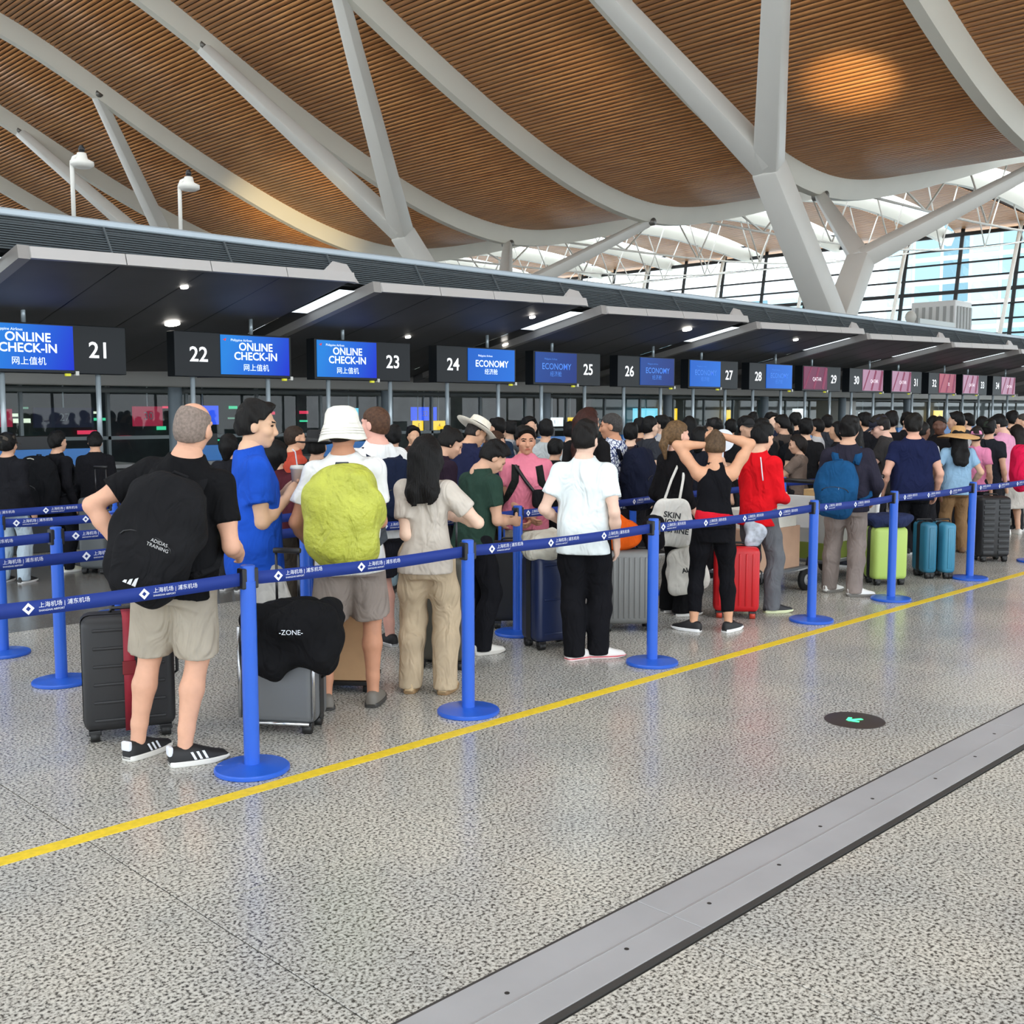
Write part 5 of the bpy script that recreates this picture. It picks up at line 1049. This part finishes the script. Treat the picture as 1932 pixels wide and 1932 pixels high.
crowd('leftgrey', 'person in black beside the grey wheeled bag at the left counters', 178, 11.6, -20, 1.42, hcol=BK, top='jacket', tcol=(26, 26, 30), bcol=(26, 26, 30), lean=16)
rc = random.Random(11)
for i, (px, D, H) in enumerate([(1002, 14.2, 1.6), (1190, 11.6, 1.56), (1207, 13.6, 1.6), (1226, 12.4, 1.62), (1248, 13.8, 1.63), (1262, 15.2, 1.6), (1300, 14.6, 1.62), (1312, 12.9, 1.5), (1378, 13.9, 1.58), (1438, 12.8, 1.6), (1455, 14.8, 1.66), (1486, 13.4, 1.55), (1500, 15.4, 1.66), (1520, 12.6, 1.6), (1540, 14.4, 1.58), (1580, 13.2, 1.56), (1630, 14.8, 1.66), (1680, 13.6, 1.68), (1712, 15.6, 1.66), (1760, 15.5, 1.62), (1824, 16.4, 1.64), (1852, 15.6, 1.6), (1908, 16.4, 1.68), (960, 13.2, 1.58), (900, 11.8, 1.5), (780, 12.2, 1.52), (1075, 12.8, 1.56), (1145, 13.6, 1.6), (1420, 16.6, 1.66), (1560, 16.4, 1.62)]):
    c = rc.choice([((26, 26, 30), 'black'), ((54, 56, 62), 'charcoal'), ((36, 42, 62), 'navy'), ((190, 190, 192), 'pale grey'), ((62, 46, 42), 'brown'), ((30, 30, 32), 'black')])
    sx = rc.choice('mmf'); fc = rc.choice([0, 15, -30, 40, 60, -60, 160]); hr = 'short' if sx == 'm' else rc.choice(['bob', 'long', 'bun'])
    crowd('c%d' % i, 'dark-haired person in a %s top deep in the crowd before the check-in counters' % c[1], px, D, fc, H - .06, sex=sx, hair=hr, hcol=BK, tcol=c[0], top=rc.choice(['tee', 'jacket']), skin=rc.choice(SK[:3]), lod=2, group='people in %s tops deep in the crowd' % c[1], hairlen=.3)

# ================================================================== LUGGAGE AND HAND-HELD THINGS
suitcase('black hard-shell suitcase with a dark red luggage strap behind the balding man', G(246, 1383), -22, (.44, .27, .575), (34, 34, 36), ribs='h', ribn=6, handle=.40, strap=((150, 30, 48), .0), rough=.5)
suitcase('grey aluminium suitcase with polished edges beside the second stanchion', GD(527, 5.56), 8, (.40, .24, .53), (112, 114, 116), handle=.34, plate=True, rough=.42, metal=.35)
duf = GD(527, 5.56)
blob('jacket_bundle', 'black bundled jacket draped over the grey aluminium suitcase', 'jacket', (duf[0] + .01, duf[1] - .10), rad(-45), [((0, -.04, .585), (.21, .18, .10)), ((.02, -.13, .51), (.20, .055, .14)), ((.16, -.08, .53), (.07, .12, .13)), ((-.14, -.12, .47), (.07, .06, .12))], (22, 22, 24), wr=.016, vox=.010)
_j = [o for o in C.objects if o.name.startswith('jacket_bundle')][0]; put('lettering', text_mesh('-ZONE-', .035), PRINT, _j, M=face_y(.03, -.268, .575))
bx = GD(641, 6.42); t = thing('cardboard_box', 'tan cardboard box on a low dolly behind the man in shorts', 'box', (bx[0], bx[1], 0), LC(0, 0, 4))
put('carton', MB().box(-.19, .19, -.15, .15, .075, .50).mesh('carton', bevel=.004), mat('cardboard', (188, 150, 110), .8, bump=(60, .1, .003), var=.08), t)
put('tape', MB().box(-.03, .03, -.153, .153, .3, .504).mesh('tape'), mat('parcel_tape', (200, 170, 130), .4), t)
put('label', MB().box(-.185, -.13, -.153, -.149, .12, .2).mesh('label'), mat('blue_label', (70, 120, 180), .5), t)
put('dolly', MB().box(-.2, .2, -.16, .16, .045, .072).mesh('dolly', bevel=.005), BLACK, t)
for sx in (-.16, .16):
    for sy in (-.12, .12): put('wheel', MB().tube([(sx - .012, sy, .023), (sx + .012, sy, .023)], .023, 12).mesh('wheel', True), RUBBER, t)
t = thing('drink_bottle', 'amber drink bottle with a white cap standing on the cardboard box', 'bottle', (bx[0], bx[1], .502))
put('bottle_body', MB().lathe([(.03, 0), (.034, .01), (.034, .1), (.016, .14), (.014, .155)], 16).mesh('bottle_body', True), mat('amber', (170, 96, 20), .15), t)
put('bottle_cap', MB().lathe([(.017, .152), (.017, .175), (.014, .178)], 14).mesh('bottle_cap', True), PRINT, t)
put('bottle_label', MB().lathe([(.0348, .03), (.0348, .09)], 16).mesh('bottle_label', True), mat('tag_yellow', (222, 178, 44), .5), t)
suitcase('dark olive suitcase standing between the woman in beige trousers and the stanchion', GD(836, 6.95), 14, (.36, .25, .66), (70, 68, 60), handle=.3, rough=.55)
suitcase('tall black soft suitcase beside the man in the dark green t-shirt', G(966, 1180), -10, (.36, .26, .60), (24, 24, 26), handle=.2, rough=.7)
suitcase('navy blue hard-shell suitcase with grooves beside the man in the white t-shirt', GD(1040, 7.55), -30, (.36, .25, .60), (30, 42, 78), ribs='h', ribn=3, rough=.35)
nv = GD(1040, 7.55)
blob('canvas_bag', 'crumpled cream canvas bag with black print lying on the navy suitcase', 'bag', nv, LC(0, 0, -30), [((-.02, -.01, .735), (.16, .12, .085)), ((.0, -.12, .70), (.11, .05, .05)), ((-.17, -.03, .70), (.05, .07, .06))], (226, 222, 208), wr=.016)
suitcase('grey ribbed suitcase behind the man in the white t-shirt', GD(1186, 8.15), -4, (.42, .26, .56), (120, 120, 118), ribs='v', ribn=9, rough=.42, metal=.2)
og = GD(1186, 8.15); blob('duffel_bag', 'bright orange duffel bag on the grey ribbed suitcase', 'bag', og, rad(-45), [((-.09, -.01, .725), (.17, .13, .11)), ((-.13, -.03, .83), (.08, .07, .07))], (222, 92, 24), wr=.012)
blob('shoulder_bag', 'black shoulder bag standing beside the orange duffel bag', 'bag', (og[0] + .14, og[1] - .14), rad(-45), [((0, .0, .735), (.075, .09, .125))], (22, 22, 26), wr=.01)
suitcase('bright red suitcase with vertical grooves behind the woman in black leggings', GD(1394, 8.65), 10, (.36, .25, .52), (200, 22, 30), ribs='v', ribn=6, wheel=(190, 60, 40))
rd = GD(1394, 8.65); blob('snack_bag', 'white and blue crinkled snack bag on the red suitcase', 'bag', (rd[0] + .1, rd[1] - .1), rad(-45), [((.0, .0, .66), (.07, .04, .09))], (214, 220, 228), wr=.012, m=mat('snack_foil', (206, 214, 226), .25, var=.5, varscale=12))
def trolley(label, pos, face, boxes):
    t = thing('luggage_trolley', label, 'trolley', (pos[0], pos[1], 0), LC(0, 0, face)); W = mat('trolley_white', (214, 214, 212), .4)
    for sx in (-.24, .24):
        put('upright', MB().tube([(sx, -.42, .2), (sx, -.5, .62), (sx, -.56, .98)], .018, 10).mesh('upright', True), W, t)
        put('side_rail', MB().tube([(sx, -.42, .2), (sx * .9, .48, .22)], .016, 8).mesh('side_rail', True), W, t)
        w_ = put('wheel', MB().tube([(sx - .02, -.34, .1), (sx + .02, -.34, .1)], .1, 20).mesh('wheel', True), RUBBER, t)
        put('hub', MB().tube([(sx - .024, -.34, .1), (sx + .024, -.34, .1)], .05, 14).mesh('hub', True), mat('hub_grey', (150, 150, 150), .5), w_)
        put('fork', MB().beam((sx, -.34, .1), (sx, -.42, .3), .05, .03).mesh('fork', bevel=.006), BLACK, t)
    put('front_wheel', MB().tube([(-.02, .42, .07), (.02, .42, .07)], .07, 16).mesh('front_wheel', True), RUBBER, t)
    put('handle_bar', MB().tube([(-.26, -.57, .99), (.26, -.57, .99)], .022, 10).mesh('handle_bar', True), BLACK, t)
    put('platform', MB().box(-.25, .25, -.44, .5, .2, .225).mesh('platform', bevel=.005), mat('trolley_grey', (96, 98, 100), .5), t)
    put('display_panel', MB().box(-.22, .22, -.53, -.515, .55, .86).mesh('display_panel', bevel=.01), W, t)
    M = Matrix.Translation((pos[0], pos[1], 0)) @ Matrix.Rotation(LC(0, 0, face), 4, 'Z'); z = .225
    for lab, w_, d_, h_, c in boxes:
        o = put('cardboard_box', MB().box(-w_ / 2, w_ / 2, -d_ / 2, d_ / 2, 0, h_).mesh('cardboard_box', bevel=.004), mat('carton_%d_%d_%d' % c, c, .75, bump=(50, .1, .003), var=.08), M=M @ Matrix.Translation((0, .07, z)), label=lab, cat='box'); z += h_
trolley('luggage trolley stacked with a tan carton and a white box', (8.6, 5.35), -135, [('large tan carton on the luggage trolley beside the red jacket', .41, .72, .38, (186, 150, 124)), ('flat white box on top of the tan carton', .4, .6, .17, (222, 218, 206))])
trolley('luggage trolley carrying a grey carton beside the lime suitcase', (9.82, 5.35), -135, [('olive green case at the bottom of the luggage trolley', .41, .72, .16, (128, 142, 56)), ('pale grey carton on the olive case', .41, .7, .36, (196, 194, 188)), ('small tan parcel on the pale grey carton', .3, .4, .14, (196, 160, 110))])
suitcase('lime green suitcase standing by the man in the navy polo', GD(1678, 10.30), -8, (.34, .25, .50), (178, 204, 104), rough=.5)
lg = GD(1678, 10.30); blob('folded_clothes', 'navy folded clothes lying on the lime green suitcase', 'clothes', lg, rad(-45), [((0, 0, .60), (.17, .12, .05)), ((.02, .02, .645), (.15, .1, .025))], (44, 52, 84), wr=.012)
suitcase('teal suitcase with a vertical pale stripe behind the barrier', GD(1752, 10.72), -6, (.135, .3, .50), (44, 112, 140), ribs='v', ribn=3)
suitcase('slate blue suitcase with bright teal ribs beside the teal suitcase', GD(1787, 10.72), -6, (.135, .3, .50), (60, 132, 162), ribs='v', ribn=3)
suitcase('black suitcase with rows of raised blocks beside the woman in the striped beige top', GD(1876, 11.9), -4, (.34, .26, .66), (36, 36, 38), ribs='blocks', ribn=10, rough=.45)
suitcase('slim pale blue suitcase beyond the woman with very long black hair', GD(737, 9.9), 0, (.12, .3, .5), (150, 178, 190))
suitcase('brown upright suitcase beyond the duffel and the white bucket hat', GD(558, 9.0), 10, (.16, .3, .62), (104, 86, 54))
suitcase('cream upright suitcase beside the brown one behind the barrier', GD(590, 9.3), 5, (.12, .3, .58), (224, 214, 160))
suitcase('charcoal wheeled case by the desk at the left counters', GD(178, 11.0), 10, (.3, .26, .72), (88, 92, 94), handle=.3)
# red holdall carried by the woman at the right
eb = GD(1938, 12.72); blob('holdall', 'bright red holdall carried by the woman in the striped beige top', 'bag', eb, rad(-45), [((0, 0, .98), (.16, .14, .27))], (222, 30, 76), wr=.01)
# tote bags of the blonde woman
def tote(label, pos, rz, w, h, txt, size, anchor, tilt=0, col=(236, 234, 226)):
    t = thing('tote_bag', label, 'bag', pos, rz); f = Field()
    f.ell((0, 0, 0), (w / 2, .045, h / 2), .02, n=4); f.ell((0, .01, -h * .25), (w * .52, .06, h * .26), .05, n=3.5); f.wrinkle(.007, 26, w * 9)
    b = put('bag_body', f.mesh('bag_body', .009), cloth(col), t, rot=(0, rad(tilt), 0))
    put('lettering', text_mesh(txt, size, bold=.002, line=.9), BLACK, b, M=face_y(0, -.082, .0))
    I = (Matrix.Translation(pos) @ Matrix.Rotation(rz, 4, 'Z')).inverted(); e = I @ Vector(anchor)
    for sx in (-.06, .06):
        a = Vector((sx, 0, h * .44)); put('strap', MB().tube([a, a.lerp(e, .5) + Vector((sx * .25, -.01, 0)), e + Vector((sx * .2, 0, 0))], .011, 6).mesh('strap', True), cloth(col), t)
BL = PEOPLE['blonde']; cr = Vector((1, -1, 0)) / math.sqrt(2); cf_ = Vector((1, 1, 0)) / math.sqrt(2)
S1 = BL['SH'][1] + Vector((0, 0, .045)) - BL['M'].to_3x3() @ Vector((.03, 0, 0))
tote('white tote bag with bold black lettering hanging from the shoulder of the blonde woman', tuple(S1 - cf_ * .19 - cr * .12 - Vector((0, 0, .50))), rad(-52), .27, .33, 'SKIN\nJOY\nSUNSHINE', .062, S1, tilt=8)
W1 = BL['W'][1] + (BL['W'][1] - BL['E'][1]).normalized() * .07
tote('plain cream tote bag with a small word hanging below the white one', tuple(W1 - cf_ * .2 - cr * .15 - Vector((0, 0, .30))), rad(-46), .25, .32, 'ALL', .05, W1, tilt=-12, col=(222, 218, 208))
# drink cup
W = (PEOPLE['blue']['W'][0] + PEOPLE['blue']['W'][1]) / 2; fw = (PEOPLE['blue']['M'].to_3x3() @ Vector((0, 1, 0)))
t = thing('drink_cup', 'clear plastic drink cup with a straw held by the man in blue', 'cup', tuple(W + fw * .05 + Vector((0, 0, .03))))
put('cup', MB().lathe([(.028, 0), (.038, .1), (.04, .105)], 18).mesh('cup', True), mat('cup_milk', (196, 176, 160), .2), t)
put('lid', MB().lathe([(.042, .104), (.042, .112), (.036, .125), (0, .128)], 18).mesh('lid', True), mat('lid_clear', (224, 222, 214), .2), t)
put('straw', MB().tube([(0, 0, .12), (-.012, 0, .2), (-.03, .0, .215)], .004, 8).mesh('straw', True), PRINT, t)
# hand fan, camera strap
Wf = PEOPLE['fan']['W'][1]; t = thing('hand_fan', 'round white paper hand fan held up in the crowd', 'fan', tuple(Wf), rad(-45))
put('leaf', MB().tube([(0, -.003, .2), (0, .003, .2)], .11, 28).mesh('leaf'), PRINT, t); put('grip', MB().box(-.008, .008, -.004, .004, -.04, .1).mesh('grip'), PRINT, t)
T = PEOPLE['pink']['T']; s_ = PEOPLE['pink']['s'] ; g_ = 1.2
t = put('camera_bag', None, M=T, label='black crossbody strap and pouch worn by the man in pink', cat='bag')
put('strap', MB().tube([Vector(p) * s_ for p in ((.11, -.06, .49), (.1, .09 * g_, .45), (.02, .142 * g_, .32), (-.09, .15 * g_, .18), (-.14, .135 * g_, .08))], .016, 6).mesh('strap', True), BLACK, t)
f = Field(); f.ell((-.1 * s_, .21 * s_, .17 * s_), (.065, .045, .075), .02, n=4); put('pouch', f.mesh('pouch', .012), cloth((26, 26, 28)), t)
backpack('pink', 'black backpack worn by the man in pink', (.3, .42, .14), (30, 32, 30), z=.18, vox=.014)
# white shoulder lines of the red jacket
T = PEOPLE['redjacket']['T']; r_ = PEOPLE['redjacket']; s_ = r_['s']
for sg in (-1, 1):
    put('piping', MB().tube([(r_['root'].matrix_basis.inverted() @ T) @ (Vector((sg * x, y, z)) * s_) for x, y, z in ((.075, -.098, .505), (.10, -.122, .45), (.12, -.14, .38), (.135, -.145, .30))], .005, 6).mesh('piping', True), PRINT, r_['root'])
